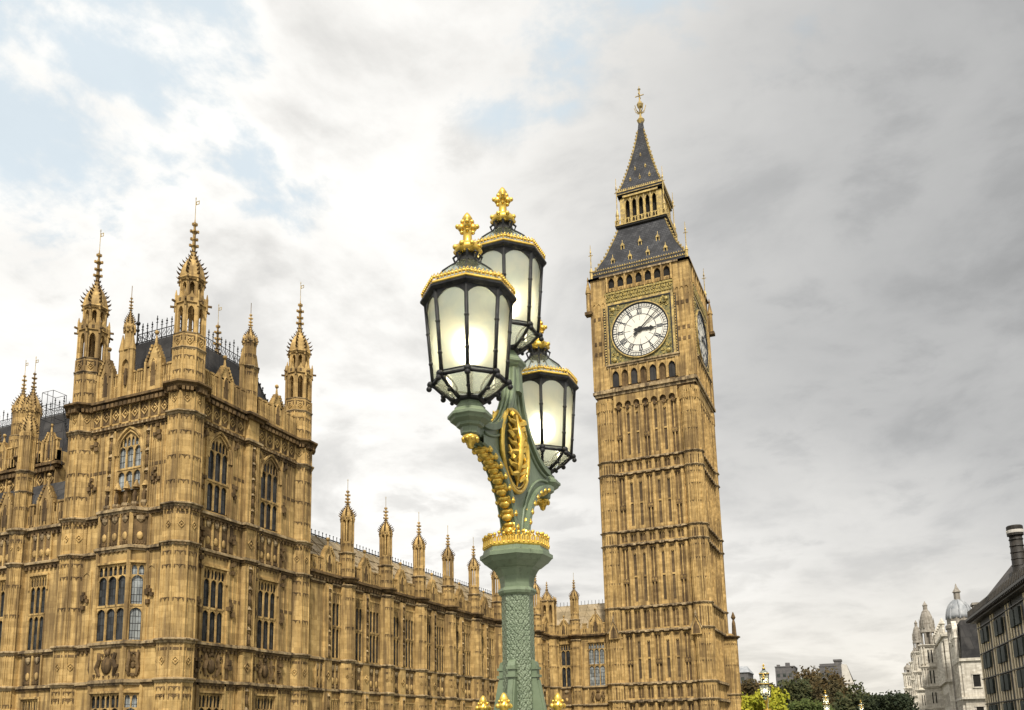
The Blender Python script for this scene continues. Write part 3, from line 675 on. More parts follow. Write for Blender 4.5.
pn.build('pinnacle', SM, pav, PL(-41.05, 37.45, 0))
mkwin(win_arch(2.0, 13.8+1.2, 17.5, 18.95, 3), pav, PL(BC+PX, 37.55, 0), 0, 'glass_pale')
of = mkwin(win_flat(fx1-fx0-.1, 5.75, 7.72, 10.25, 3), pav, PL(BC+PX, 37.55-od, 0), 0)
mkwin(win_flat(fx1-fx0-.1, -2.2, -.3, 2.75, 3), pav, PL(BC+PX, 37.55-od, 0), 0)
for sx, an, gm in ((ox0+oc/2, -math.atan2(od, oc), 'glass'), (ox1-oc/2, math.atan2(od, oc), 'glass_pale')):
    mkwin(win_flat(cl-.22, 5.75, 7.72, 10.25, 1), pav, PL(sx+PX, 37.55-od/2, 0), an, gm)
    mkwin(win_flat(cl-.22, -2.2, -.3, 2.75, 1), pav, PL(sx+PX, 37.55-od/2, 0), an, gm)
# core and roof
b = MB(); b.T = Matrix.Translation((-PX, -PY, -GZ)); b.box(-45.1, -36.72, 38.02, 49.2, GZ, 20.9); b.box(-45.9, -45.0, 38.3, 49, GZ, 20.9); b.box(-45, -37, 49, 49.9, GZ, 20.9); b.build('core_wall', 'stone', pav)
b = MB(); b.T = Matrix.Translation((-PX, -PY, -GZ))
rx0, rx1, ry0, ry1 = -44.6, -37.5, 38.7, 48.8; tx0, tx1, ty0, ty1 = -43.2, -39.4, 40.2, 47.3; rz0, rz1 = 20.8, 26.0
b.put([(rx0, ry0, rz0), (rx1, ry0, rz0), (rx1, ry1, rz0), (rx0, ry1, rz0), (tx0, ty0, rz1), (tx1, ty0, rz1), (tx1, ty1, rz1), (tx0, ty1, rz1)], [(0, 1, 5, 4), (1, 2, 6, 5), (2, 3, 7, 6), (3, 0, 4, 7), (4, 5, 6, 7)])
rf_ = b.build('roof', 'slate', pav)
b = MB(); b.T = Matrix.Translation((-PX, -PY, -GZ)); q = [(tx0, ty0, rz1), (tx1, ty0, rz1), (tx1, ty1, rz1), (tx0, ty1, rz1)]; q0 = [(rx0, ry0, rz0), (rx1, ry0, rz0), (rx1, ry1, rz0), (rx0, ry1, rz0)]
for i in range(4):
    cresting(b, q[i], q[(i+1) % 4], 1.35, .40); cresting(b, Vector(q0[i]).lerp(Vector(q[i]), .1), q[i], .45, .4)
    b.tube([q[i], Vector(q[i])+Vector((0, 0, 2.2))], .06, 5); b.ball(Vector(q[i])+Vector((0, 0, 1.5)), .16, 6); b.ball(Vector(q[i])+Vector((0, 0, 1.0)), .13, 6)
b.build('roof_cresting', 'iron', pav)

# ================================================================== north wing running to the clock tower
WX = -36.26
wing = thing('palace_wing', 'long honey stone wing lined with slender turrets between pavilion and clock tower', 'palace', (WX, 50.6, GZ))
def WLc(x, y, z): return (x-WX, y-50.6, z-GZ)
T1 = 54.75; SP = 5.66
TY = [T1+SP*i for i in range(8)]
wm = MB(); wm.T = Matrix.Translation((0, -50.6, -GZ)) @ Matrix.Rotation(PI/2, 4, 'Z')      # local x = world Y
YEND = 101.5
WTI = [(GZ, 3.4, -2.2, 2.7), (5.3, 11.0, 5.75, 10.5)]
w2 = 1.5
bays = [(50.4, T1)]+[(TY[i], TY[i+1]) for i in range(7)]+[(TY[7], YEND)]
wpos = []
for (a, c) in bays:
    mid = (a+c)/2 if c-a > 5 else (a+c)/2-.1
    for q in (-1.24, 1.24):
        x = mid+q
        if x-w2/2 < a+.2 or x+w2/2 > c-.2: continue
        wpos.append(x)
    for za, zb, z0, z1 in WTI:
        xs = [a]+sum([[x-w2/2, x+w2/2] for x in wpos if a < x < c], [])+[c]
        for i in range(0, len(xs), 2): wm.box(xs[i], xs[i+1], 0, .4, za, zb)
        wm.box(a, c, .002, .4, z1, zb)
    wm.box(mid-.45, mid+.45, -.16, 0, GZ, 11.2)
    for za, zb in ((GZ, 3.2), (5.7, 10.9)): statue_niche(wm, mid, za, zb, -.16, .5)
    for z0, z1 in ((3.5, 5.35),):
        panel_row(wm, a+.75, mid-.5, z0+.03, z1-.03, 2, .0, 3, 'shield'); panel_row(wm, mid+.5, c-.75, z0+.03, z1-.03, 2, 0, 4, 'shield'); wm.diamond(mid, 4.42, .28, -.17)
wm.box(50.4, YEND, .03, .45, 3.3, 5.4); wm.box(50.4, YEND, .0, .45, 10.95, 11.6)
for z, h, d in ((3.18, .34, .2), (5.36, .34, .2), (10.95, .3, .16), (11.45, .42, .34)): course(wm, 50.4, YEND, -.0, z, h, d, 2 if z > 11.3 else 1)
studs(wm, 50.4, YEND, -.12, 11.35, .1, .4)
wm.build('north_wall', SM, wing)
b = MB(); b.T = wm.T.copy(); b.box(50.4, YEND, .38, 5, GZ, 11.6); b.build('core_wall', 'stone', wing)
b = MB(); b.T = wm.T.copy()
for (a, c) in bays:
    m_ = (a+c)/2; merlons(b, a, c, 0, 11.85, 13.0, max(2, int((c-a)/.75))); gablet(b, m_, -.06, 11.85, 1.3, 2.6)
b.build('parapet', SM, wing)
def wing_turret():
    b = MB()
    for z0, z1 in ((GZ, 3.2), (3.5, 5.4), (5.6, 11.0)): shaft(b, .56, z0, z1, [z for z in (2.6, 8.1, 10.3, -1) if z0 < z < z1])
    b.m = 0; b.box(-.62, .62, -.2, .6, GZ, 11.5)
    b.lathe([(.6, 3.1), (.6, 5.7)], 8); oct_band(b, .56, 3.6, 5.3)
    for z, h in ((3.18, .34), (5.36, .34)): oct_course(b, .56, z, h, .18)
    oct_course(b, .56, 11.0, .3, .16); oct_course(b, .56, 11.4, .5, .34, 2)
    shaft(b, .50, 11.6, 13.6, (13.3, 12.5)); oct_course(b, .48, 13.55, .25, .16)
    o = b.build('turret', SM)
    c = MB(); shaft(c, .43, 13.7, 14.6, (14.45,)); lantern_stage(c, .42, 14.6, 16.45, .14)
    gable_ring(c, .41, 16.3, .42, .1); c.m = 0; c.lathe([(.46, 16.42), (.52, 16.5), (.46, 16.6)], 8)
    ogee_cap(c, .52, 16.5, 1.2, .12); finial_top(c, .10, 17.6, 1.25); c.build('spire', SM, o)
    v = MB(); vane(v, 18.5, 19.6, False); v.build('weather_vane', 'old_gold', o)
    return o
wt = wing_turret(); wt.parent = wing; wt.location = WLc(-36.1, TY[0], 0); wt.rotation_euler = (0, 0, PI/2)
for y in TY[1:]: again(wt, wing, WLc(-36.1, y, 0), PI/2)
ww = mkwin(win_flat(w2, 5.75, 8.0, 10.5, 3, .06, .075), wing, WLc(WX, wpos[0], 0), PI/2); wl = mkwin(win_flat(w2, -2.2, .1, 2.7, 3, .06, .075), wing, WLc(WX, wpos[0], 0), PI/2)
for y in wpos[1:]: again(ww, wing, WLc(WX, y, 0), PI/2); again(wl, wing, WLc(WX, y, 0), PI/2)
b = MB(); b.T = Matrix.Translation((-WX, -50.6, -GZ))
b.put([(-37.0, 50, 12.2), (-37.0, 107, 12.2), (-41.2, 107, 16.3), (-41.2, 50, 16.3), (-46, 50, 11.6), (-46, 107, 11.6)], [(0, 1, 2, 3), (3, 2, 5, 4), (0, 3, 4), (1, 5, 2)])
for k in range(38): y = 50.3+k*1.5; b.tube([(-36.98, y, 12.25), (-41.2, y, 16.34)], .06, 4)
for k in range(3): b.tube([(-38.0-k*1.05, 50, 13.22+k*1.03), (-38.0-k*1.05, 107, 13.22+k*1.03)], .05, 4)
b.build('roof', 'wing_roof', wing)
b = MB(); b.T = Matrix.Translation((-WX, -50.6, -GZ)); n = 110
b.tube([(-41.2, 50, 16.38), (-41.2, 107, 16.38)], .06, 4)
for i in range(n): y = 50+57*i/n; b.tube([(-41.2, y, 16.3), (-41.2, y, 16.75)], .03, 4); b.ball((-41.2, y, 16.75), .06, 4)
b.build('roof_cresting', 'iron', wing)

# east-facing return that joins the clock tower ---------------------
lk = thing('palace_range', 'short honey stone range with tall gothic windows joining the clock tower', 'palace', (-33, 101.2, GZ))
def LKc(x, y, z): return (x+33, y-101.2, z-GZ)
b = MB(); b.T = Matrix.Translation((33, 0, -GZ)); xa, xb = -36.3, -28.6
wps = [(-34.98, 1.3), (-31.05, 2.1)]
for za, zb, z0, z1 in ((GZ, 3.4, -2.2, 2.7), (5.3, 11.0, 5.6, 10.8)):
    xs = [xa, -35.63, -34.33, -32.1, -30.0, xb]
    for i in range(0, 6, 2): b.box(xs[i], xs[i+1], 0, .4, za, zb)
    b.box(xa, xb, .002, .4, z1, zb)
b.box(xa, xb, .03, .45, 3.3, 5.4); b.box(xa, xb, 0, .45, 10.95, 11.7); b.box(xa, xb, .38, 5.2, GZ, 11.7)
for z, h, d in ((3.18, .34, .2), (5.3, .34, .2), (11.45, .42, .34)): course(b, xa, xb, 0, z, h, d, 2 if z > 11 else 1)
panel_row(b, -35.7, -34.3, 3.5, 5.3, 1, 0, 4, 'shield'); panel_row(b, -32.2, -29.9, 3.5, 5.3, 1, 0, 77, 'arms')
for x in (-33.95, -33.2, -29.3): b.box(x-.12, x+.12, -.18, 0, GZ, 11.4)
b.build('east_wall', SM, lk)
b = MB(); b.T = Matrix.Translation((33, 0, -GZ)); merlons(b, xa, xb, 0, 11.85, 13.2, 9); gablet(b, -31.05, -.06, 11.85, 1.5, 3.0); gablet(b, -35.1, -.06, 11.85, 1.1, 2.4); b.build('parapet', SM, lk)
mkwin(win_flat(1.3, 5.6, 8.1, 10.8, 2), lk, LKc(-34.98, 101.2, 0), 0); mkwin(win_flat(2.1, 5.6, 8.1, 10.8, 3), lk, LKc(-31.05, 101.2, 0), 0, 'glass_pale')
mkwin(win_flat(1.3, -2.2, .1, 2.7, 2), lk, LKc(-34.98, 101.2, 0), 0); mkwin(win_flat(2.1, -2.2, .1, 2.7, 3), lk, LKc(-31.05, 101.2, 0), 0)
b = MB(); b.T = Matrix.Translation((33, -101.2, -GZ))
b.put([(-45, 102, 12.2), (-28.6, 102, 12.2), (-28.6, 105.6, 16.2), (-45, 105.6, 16.2), (-45, 110, 11.6), (-28.6, 110, 11.6)], [(0, 1, 2, 3), (3, 2, 5, 4), (0, 3, 4), (1, 5, 2)])
for k in range(12): x = -44.5+k*1.4; b.tube([(x, 101.98, 12.25), (x, 105.6, 16.24)], .06, 4)
b.build('roof', 'wing_roof', lk)
b = MB(); b.T = Matrix.Translation((33, -101.2, -GZ))
for i in range(34): x = -44.5+i*.47; b.tube([(x, 105.6, 16.2), (x, 105.6, 16.7)], .03, 4)
b.build('roof_cresting', 'iron', lk)
again(wt, lk, LKc(-33.6, 101.1, 0), 0)
b = MB(); b.lathe([(.3, 13), (.3, 15.5), (.42, 15.6), (.12, 17.2), (.2, 17.3), (.05, 17.6), (.04, 19.8)], 8); b.build('pinnacle', 'old_gold', lk, LKc(-29.9, 105, 0))
# double octagonal stair turret in the angle
b = MB(); shaft(b, 1.15, GZ, 12.0, (10.5, 8, 2)); oct_course(b, 1.15, 11.3, .5, .3, 2); oct_course(b, 1.15, 5.3, .34, .2); oct_course(b, 1.15, 3.2, .34, .2)
shaft(b, .95, 12, 13.3, (13,)); lantern_stage(b, .95, 13.3, 15.9, .25); oct_course(b, .95, 15.8, .3, .15); b.lathe([(.5, 13), (.5, 16)], 8)
gable_ring(b, .97, 15.9, .6, .15); ogee_cap(b, .7, 16.0, 1.6, .12); finial_top(b, .08, 17.4, 1.2)
b.build('turret', SM, lk, LKc(-36.6, 99.6, 0))

# ================================================================== river front south of the pavilion
rv = thing('river_front', 'honey stone river front left of the pavilion, lower and set back, with parapet gablets', 'palace', (-46, 37.85, GZ))
b = MB(); b.T = Matrix.Translation((46, 0, -GZ)); xa, xb = -66., -45.9
wx = [-47.85, -51.55, -55.0, -58.4, -62]
pil = [-49.75, -53.3, -56.7, -60.2]
for za, zb, z0, z1 in ((GZ, 3.4, -2.2, 2.7), (5.3, 11.2, 5.6, 10.4)):
    xs = sorted([xa, xb]+[x-.75 for x in wx]+[x+.75 for x in wx])
    for i in range(0, len(xs), 2): b.box(xs[i], xs[i+1], 0, .4, za, zb)
    b.box(xa, xb, .002, .4, z1, zb)
b.box(xa, xb, .03, .45, 3.3, 5.4); b.box(xa, xb, .03, .45, 11.1, 13.4); b.box(xa, xb, .38, 9.4, GZ, 13.6)
for z, h, d in ((3.18, .34, .2), (5.36, .36, .2), (10.98, .36, .24), (13.2, .4, .26)): course(b, xa, xb, 0, z, h, d)
studs(b, xa, xb, -.02, 13.1, .09, .36); studs(b, xa, xb, -.02, 10.9, .09, .36)
for i, x in enumerate(wx): panel_row(b, x-.9, x+.9, 11.3, 13.2, 3, 0, 3, 'shield'); panel_row(b, x-.8, x+.8, 3.52, 5.35, 2, 0, 4, 'shield')
b.build('east_wall', SM, rv)
b = MB(); b.T = Matrix.Translation((46, 0, -GZ)); merlons(b, xa, xb, 0, 13.6, 15.2, 22)
for x in wx: gablet(b, x+.1, -.06, 13.6, 1.3, 3.4)
b.build('parapet', SM, rv)
b = MB()
shaft(b, .55, GZ, 13.2, (2.4, 9.9, 8, 12.8)); b.m = 0; b.box(-.6, .6, -.1, .5, GZ, 13.3)
for z in (3.18, 5.36, 10.98): oct_course(b, .55, z, .36, .2)
oct_course(b, .55, 13.1, .5, .25); oct_band(b, .55, 11.4, 13.1); shaft(b, .45, 13.5, 17.3, (15, 17)); oct_course(b, .45, 15.9, .2, .1); oct_course(b, .45, 17.2, .3, .15)
shaft(b, .45, 17.4, 20, (19.8,)); ogee_cap(b, .5, 20, 1.8, .1); finial_top(b, .06, 21.6, 1.0)
bt2 = b.build('turret', SM, rv, (-49.75+46, 37.75-37.85, -GZ))
for x in pil[1:]: again(bt2, rv, (x+46, -.1, -GZ))
bt2.location = (-49.75+46, -.1, -GZ)
for o in rv.children:
    if o.name.startswith(('east_wall', 'parapet')): o.location = (0, 0, 0)
w_ = mkwin(win_flat(1.5, 5.6, 7.9, 10.4, 3, .13, .08), rv, (wx[0]+46, 0, -GZ), 0); w2_ = mkwin(win_flat(1.5, -2.2, .1, 2.7, 3), rv, (wx[0]+46, 0, -GZ), 0)
for x in wx[1:]: again(w_, rv, (x+46, 0, -GZ)); again(w2_, rv, (x+46, 0, -GZ))
b = MB(); b.T = Matrix.Translation((46, -37.85, -GZ)); b.put([(-66, 38.5, 14), (-45.9, 38.5, 14), (-45.9, 43, 18.6), (-66, 43, 18.6), (-66, 47, 14), (-45.9, 47, 14)], [(0, 1, 2, 3), (3, 2, 5, 4), (0, 3, 4), (1, 5, 2)])
b.build('roof', 'slate', rv)
# the taller block rising behind the river front
tb = thing('palace_block', 'tall stone block with paired turrets and dark crested roof behind the river front', 'palace', (-60, 44, GZ))
def TB(x, y, z): return (x+60, y-44, z-GZ)
b = MB(); b.T = Matrix.Translation((60, -44, -GZ)); b.box(-80, -54.6, 44, 56, GZ, 21.6)
for z, h, d in ((18.2, .4, .25), (20.2, .5, .4)): course(b, -80, -54.6, 44, z, h, d, 2)
panel_row(b, -80, -54.7, 18.7, 20.1, 24, 44, 5, 'diamond'); studs(b, -80, -54.6, 43.8, 20.1, .14, .4)
merlons(b, -80, -54.6, 44, 20.8, 22.6, 26)
for i in range(10): gablet(b, -79+i*2.6, 43.94, 20.8, 1.2, 2.9)
b.build('wall', SM, tb)
b = MB(); b.T = Matrix.Translation((60, -44, -GZ)); b.put([(-80, 44.9, 21.6), (-54.7, 44.9, 21.6), (-54.7, 56, 21.6), (-80, 56, 21.6), (-80, 47.4, 26.3), (-58.6, 47.4, 26.3), (-58.6, 53, 26.3), (-80, 53, 26.3)], [(0, 1, 5, 4), (1, 2, 6, 5), (2, 3, 7, 6), (3, 0, 4, 7), (4, 5, 6, 7)]); b.build('roof', 'slate', tb)
b = MB(); b.T = Matrix.Translation((60, -44, -GZ)); cresting(b, (-80, 47.4, 26.3), (-58.6, 47.4, 26.3), 1.2, .5); cresting(b, (-58.6, 47.4, 26.3), (-58.6, 53, 26.3), 1.2, .5); cresting(b, (-54.75, 45, 21.8), (-58.6, 47.4, 26.3), .5, .5); cresting(b, (-54.75, 56, 21.8), (-58.6, 53, 26.3), .5, .5); b.build('roof_cresting', 'iron', tb)
b = MB(); b.m = 0; shaft(b, .68, 12, 22.8, (20, 22.5)); oct_course(b, .68, 20.9, .5, .3, 2); shaft(b, .58, 22.8, 25.2, (25, 23.9)); oct_course(b, .58, 22.7, .25, .12); gable_ring(b, .60, 25.0, .5, .12); ogee_cap(b, .64, 25.2, 1.9, .11); finial_top(b, .09, 26.9, 1.6)
b.m = 0; tt = b.build('turret', SM, tb, TB(-57.7, 43.9, 0))
v = MB(); vane(v, 28.4, 29.6); v.build('weather_vane', 'old_gold', tt)
again(tt, tb, TB(-61.9, 46.2, 1.5)); again(tt, tb, TB(-66, 43.9, 0))
# scaffold cage
c = at_y(54, 402, 41.5); b = MB(); s = .55
for x, y in ((-s, -s), (s, -s), (s, s), (-s, s)): b.tube([(x, y, -3.0), (x, y, 2.2)], .022, 5)
for z in (.2, 1.2, 2.2): b.tube([(-s, -s, z), (s, -s, z), (s, s, z), (-s, s, z)], .02, 5, True)
b.tube([(0, -s, .1), (0, -s, 2.2)], .02, 5); o = b.build('scaffold', 'iron', None, tuple(c-Vector((0, 0, 1.6)))); tag(o, 'small open scaffold cage of thin poles above the river front roof', 'scaffold')

# ================================================================== clock tower
CXT, CYT = -23.3, 106.2
tw = thing('clock_tower', 'tall gothic stone clock tower with white dials, slate spire and gilded lantern', 'clock tower', (CXT, CYT, GZ))
def TWT(k): return Matrix.Translation((0, 0, -GZ)) @ Matrix.Rotation(PI/2*k, 4, 'Z')
HW = 5.85
b = MB()
b.T = Matrix.Translation((0, 0, -GZ)); b.box(-5.5, 5.5, -5.5, 5.5, GZ, 57)
tiers = [(GZ, 3.4), (5.7, 11.45), (14.75, 21.9), (23.95, 30.7), (32.85, 39.6)]
bands = [(3.75, 5.4), (11.85, 14.35), (22.3, 23.6), (31.1, 32.45)]
FX = 3.95; NC = 7; PW = 2*FX/NC
for k in range(4):
    b.T = TWT(k); y = -HW
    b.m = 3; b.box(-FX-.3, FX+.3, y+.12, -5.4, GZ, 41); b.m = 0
    for z0, z1 in tiers:
        for i in range(NC+1):
            x = -FX+i*PW; b.box(x-.15, x+.15, y-.16, y+.12, z0, z1); b.box(x-.07, x+.07, y-.24, y-.16, z0, z1)
        for i in range(NC):
            c = -FX+(i+.5)*PW
            if i in (1, 2, 4, 5):
                b.box(c-.42, c-.17, y-.03, y+.12, z0, z1-.7); b.box(c+.17, c+.42, y-.03, y+.12, z0, z1-.7)
                b.spandrel(c, .17, z1-1.0, .22, z1, y-.02, y+.12, 3); b.box(c-.42, c-.17, y-.02, y+.12, z1-.7, z1); b.box(c+.17, c+.42, y-.02, y+.12, z1-.7, z1)
                b.box(c-.17, c+.17, y, y+.12, z0+(z1-z0)*.48, z0+(z1-z0)*.48+.2); b.box(c-.17, c+.17, y-.02, y+.12, z0, z0+.5)
            else:
                b.box(c-.055, c+.055, y-.08, y+.12, z0, z1); b.box(c-.40, c-.32, y-.03, y+.12, z0, z1); b.box(c+.32, c+.40, y-.03, y+.12, z0, z1)
                b.m = 2; zc = z0+(z1-z0)*.42; b.box(c-.34, c+.34, y-.1, y, zc-.30, zc+.30); b.m = 0; b.diamond(c-.17, zc, .15, y-.1, .04); b.diamond(c+.17, zc, .15, y-.1, .04)
            b.arcade(c-PW*.42, c+PW*.42, 2, z1-1.0, z1-.4, .3, z1, y-.07, y+.12, .07, 2)
            b.m = 2; b.box(c-.22, c+.22, y-.09, y-.0, z1-.32, z1-.12); b.m = 0
    for z0, z1 in bands:
        b.box(-FX-.2, FX+.2, y, y+.2, z0-.3, z1+.3)
        for i in range(NC+1): x = -FX+i*PW; b.box(x-.16, x+.16, y-.22, y, z0, z1)
        for i in range(NC):
            c = -FX+(i+.5)*PW; b.m = 2; b.box(c-PW*.34, c+PW*.34, y-.02, y+.05, z0+.05, z1-.05); b.m = 0
            b.arcade(c-PW*.36, c+PW*.36, 2, z0, z1-.45, .28, z1, y-.12, y, .07, 2); b.box(c-PW*.36, c+PW*.36, y-.08, y, z0, z0+.2)
        course(b, -FX, FX, y-.12, z0-.35, .38, .26); course(b, -FX, FX, y-.12, z1, .38, .28)
        for i in range(NC): c = -FX+(i+.5)*PW; b.m = 1; b.box(c-.28, c+.28, y-.46, y-.1, z0-.30, z0-.12); b.box(c-.28, c+.28, y-.48, y-.1, z1+.06, z1+.22); b.m = 0
    # corbel table under the clock stage
    b.m = 0; b.arcade(-FX, FX, NC, 39.5, 39.9, .35, 41.2, y-.30, y+.12, .3, 3); b.m = 2
    for i in range(NC): c = -FX+(i+.5)*PW; b.box(c-.34, c+.34, y-.02, y+.1, 39.6, 40.4); b.box(c-.12, c+.12, y-.25, y, 39.2, 39.7)
    b.m = 0
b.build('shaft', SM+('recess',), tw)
# windows slits: dark glass strips
for k in range(2):
    for z0, z1 in tiers[1:]:
        for i in (1, 2, 4, 5):
            g = MB(); c = -FX+(i+.5)*PW; g.box(c-.17, c+.17, -HW+.105, -HW+.118, z0+.5, z1-.75); g.build('window', 'slit_dark', tw, (0, 0, -GZ), 0 if k == 0 else PI/2)
# octagonal corner turrets
b = MB(); rf = 1.13
tk = []
for z0, z1 in tiers: tk += [z1-.4, z0+(z1-z0)*.72, z0+(z1-z0)*.4]
shaft(b, rf, GZ, 40.5, tk, .09, .055, .09)
for z0, z1 in bands:
    oct_course(b, rf, z0-.35, .4, .24); oct_course(b, rf, z1, .4, .26)
    def f(w, k): b.m = 0; b.arcade(-w*.46, w*.46, 3, z0, z1-.4, .25, z1, -.09, .03, .07, 2); b.m = 2; b.box(-w*.4, w*.4, -.012, .02, z0+.05, z1-.1); b.m = 0
    oct_faces(b, (0, 0), rf, f)
def f(w, k): b.m = 0; b.arcade(-w*.46, w*.46, 3, 39.3, 40.1, .25, 40.8, -.16, .03, .09, 2)
oct_faces(b, (0, 0), rf, f)
ct = b.build('turret', SM, tw, (-5.1, -5.1, -GZ))
for x, y in ((5.1, -5.1), (5.1, 5.1), (-5.1, 5.1)): again(ct, tw, (x, y, -GZ))
# clock stage -------------------------------------------------------
b = MB(); CH = 6.2; DX = -.12
for k in range(4):
    b.T = TWT(k); y = -CH; b.m = 0
    b.box(-CH+.4, CH-.4, y+.25, -5.4, 40.9, 57.2)
    for d, z0, z1 in ((.1, 40.8, 41.15), (.3, 41.15, 41.5), (.5, 41.5, 41.85), (.35, 41.85, 42.05)): b.m = 1 if z0 > 41.1 else 2; b.box(-CH-d+.3, CH+d-.3, y-d+.25, -5.4, z0, z1)
    b.m = 0
    # corner piers
    for s_ in (-1, 1):
        x0, x1 = (-CH-.05, -4.25) if s_ < 0 else (4.25, CH+.05)
        b.box(max(x0, -CH-.03), min(x1, CH+.03), y-.05-(.004 if k % 2 else 0), -5.4, 42.02, 57.1)
        for x in (x0+.06, (x0+x1)/2-.33, (x0+x1)/2+.33, x1-.06): b.box(x-.07, x+.07, y-.16, y, 42.05, 54.5)
        for z in (46.6, 48.0, 51.3):
            b.m = 2
            for q in (-.55, 0, .55): b.box((x0+x1)/2+q-.17, (x0+x1)/2+q+.17, y-.085, y, z, z+.5)
            b.m = 0
        b.arcade(x0+.1, x1-.1, 3, 52.6, 53.3, .3, 54.2, y-.13, y, .09, 2)
    # arcade under the dial
    b.arcade(-4.25, 4.25, 7, 42.3, 43.7, .6, 44.7, y-.06, y+.25, .32, 4)
    for i in range(8): x = -4.25+i*(8.5-.32)/7+.16; b.m = 0; b.box(x-.08, x+.08, y-.2, y-.06, 42.2, 44.7)
    b.m = 2; b.box(-4.2, 4.2, y+.2, y+.26, 42.1, 44.7); b.m = 1; b.box(-4.5, 4.5, y-.18, y+.3, 44.7, 44.95); b.box(-4.6, 4.6, y-.32, y+.3, 44.95, 45.15)
b.build('clock_stage', SM, tw)
b = MB()
for k in range(2):
    b.T = TWT(k); y = -CH
    for i in range(0, 7, 2):
        x = -4.25+.32+i*(8.18/7)+.42; g = MB(); g.T = TWT(k); g.box(x-.40, x+.40, y+.15, y+.19, 42.3, 44.3); g.build('shutter', 'slate', tw)
def clock_face(parent, k):
    T = TWT(k) @ Matrix.Translation((DX if k == 0 else 0, -CH, 0)); zc = 49.1; H = 4.0
    b = MB(); b.T = T
    b.m = 4; b.box(-H, H, -.02, .25, zc-H, zc+H); b.m = 0
    for x0, x1, z0, z1 in ((-H-.25, H+.25, zc+H, zc+H+.28), (-H-.25, H+.25, zc-H-.28, zc-H), (-H-.28, -H, zc-H, zc+H), (H, H+.28, zc-H, zc+H)): b.m = 1; b.box(x0, x1, -.12, .2, z0, z1)
    b.m = 2
    for x0, x1, z0, z1 in ((-H+.02, H-.02, zc+H-.16, zc+H), (-H+.02, H-.02, zc-H, zc-H+.16), (-H, -H+.16, zc-H+.16, zc+H-.16), (H-.16, H, zc-H+.16, zc+H-.16)): b.box(x0, x1, -.1, .1, z0, z1)
    b.m = 0
    n = 22
    for i in range(n):                       # gilded chequer strips at the sides and top
        z = zc-H+.2+i*(2*H-.2)/n
        for s_ in (-1, 1): b.m = 1; b.box(s_*(H+.42)-.09, s_*(H+.42)+.09, -.16, .1, z, z+.17); b.m = 2; b.box(s_*(H+.42)-.2, s_*(H+.42)+.2, -.08, .1, z-.15, z+.2)
    for i in range(26):
        x = -H-.2+i*(2*H+.4)/26; b.m = 0; b.box(x+.03, x+.26, -.2, .2, zc+H+.45, zc+H+.72); b.box(x+.08, x+.2, -.22, .2, zc+H+.9, zc+H+1.3)
    b.m = 3; b.box(-H-.3, H+.3, -.08, .2, zc+H+.3, zc+H+1.75); b.m = 0; b.box(-H-.35, H+.35, -.2, .2, zc+H+1.42, zc+H+1.58)
    for i in range(9): x = -H+.1+i*(2*H-.2)/8; b.m = 0; b.diamond(x, zc+H+1.05, .3, -.09, .08)
    rr = random.Random(5)
    for sx in (-1, 1):
        for sz in (-1, 1):
            b.m = 0; b.ball((sx*(H-.62), -.04, zc+sz*(H-.62)), .33, 8, 1, 1, .5)
            for i in range(16): x, z, r_ = rr.uniform(.25, 1.5), rr.uniform(.25, 1.5), rr.uniform(.07, .14); (b.box(sx*(H-x)-r_, sx*(H-x)+r_, -.1, 0, zc+sz*(H-z)-r_, zc+sz*(H-z)+r_) if math.hypot(H-x, H-z) > 3.85 else None)
    o = b.build('dial_surround', ('gold_stone', 'old_gold', 'iron', 'gold_stone', 'surround'), parent)
    def ring(b, r0, r1, y0, y1, n=72):
        vs = []; fs = []
        for i in range(n):
            a = 2*PI*i/n; c, s_ = math.cos(a), math.sin(a)
            vs += [(r0*c, y0, zc+r0*s_), (r1*c, y0, zc+r1*s_), (r1*c, y1, zc+r1*s_), (r0*c, y1, zc+r0*s_)]
        for i in range(n):
            j = (i+1) % n
            for q in range(4): fs.append((i*4+q, i*4+(q+1) % 4, j*4+(q+1) % 4, j*4+q))
        b.put(vs, fs)
    b = MB(); b.T = T; ring(b, .01, 3.46, -.10, -.04); b.build('dial', 'dial', parent)
    b = MB(); b.T = T; ring(b, 3.46, 3.56, -.2, -.02); b.m = 1; ring(b, 3.56, 3.70, -.24, -.02); b.build('dial_rim', ('iron', 'old_gold'), parent)
    b = MB(); b.T = T; y = -.125
    for r0, r1 in ((3.38, 3.47), (2.98, 3.05), (2.80, 2.84), (1.98, 2.05), (3.2, 3.22)): ring(b, r0, r1, y, -.095)
    def bar(ang, ra, rb, w):
        b.T = T @ Matrix.Translation((0, 0, zc)) @ Matrix.Rotation(ang, 4, 'Y'); b.box(-w/2, w/2, y-.002, -.09, ra, rb); b.T = T
    for i in range(60): bar(2*PI*i/60, 3.0, 3.4, .045)
    for i in range(12): bar(2*PI*(i+.0)/12, 2.84, 3.4, .12); bar(2*PI*(i+.0)/12, 1.2, 2.0, .02)
    NUM = ['XII', 'I', 'II', 'III', 'IV', 'V', 'VI', 'VII', 'VIII', 'IX', 'X', 'XI']
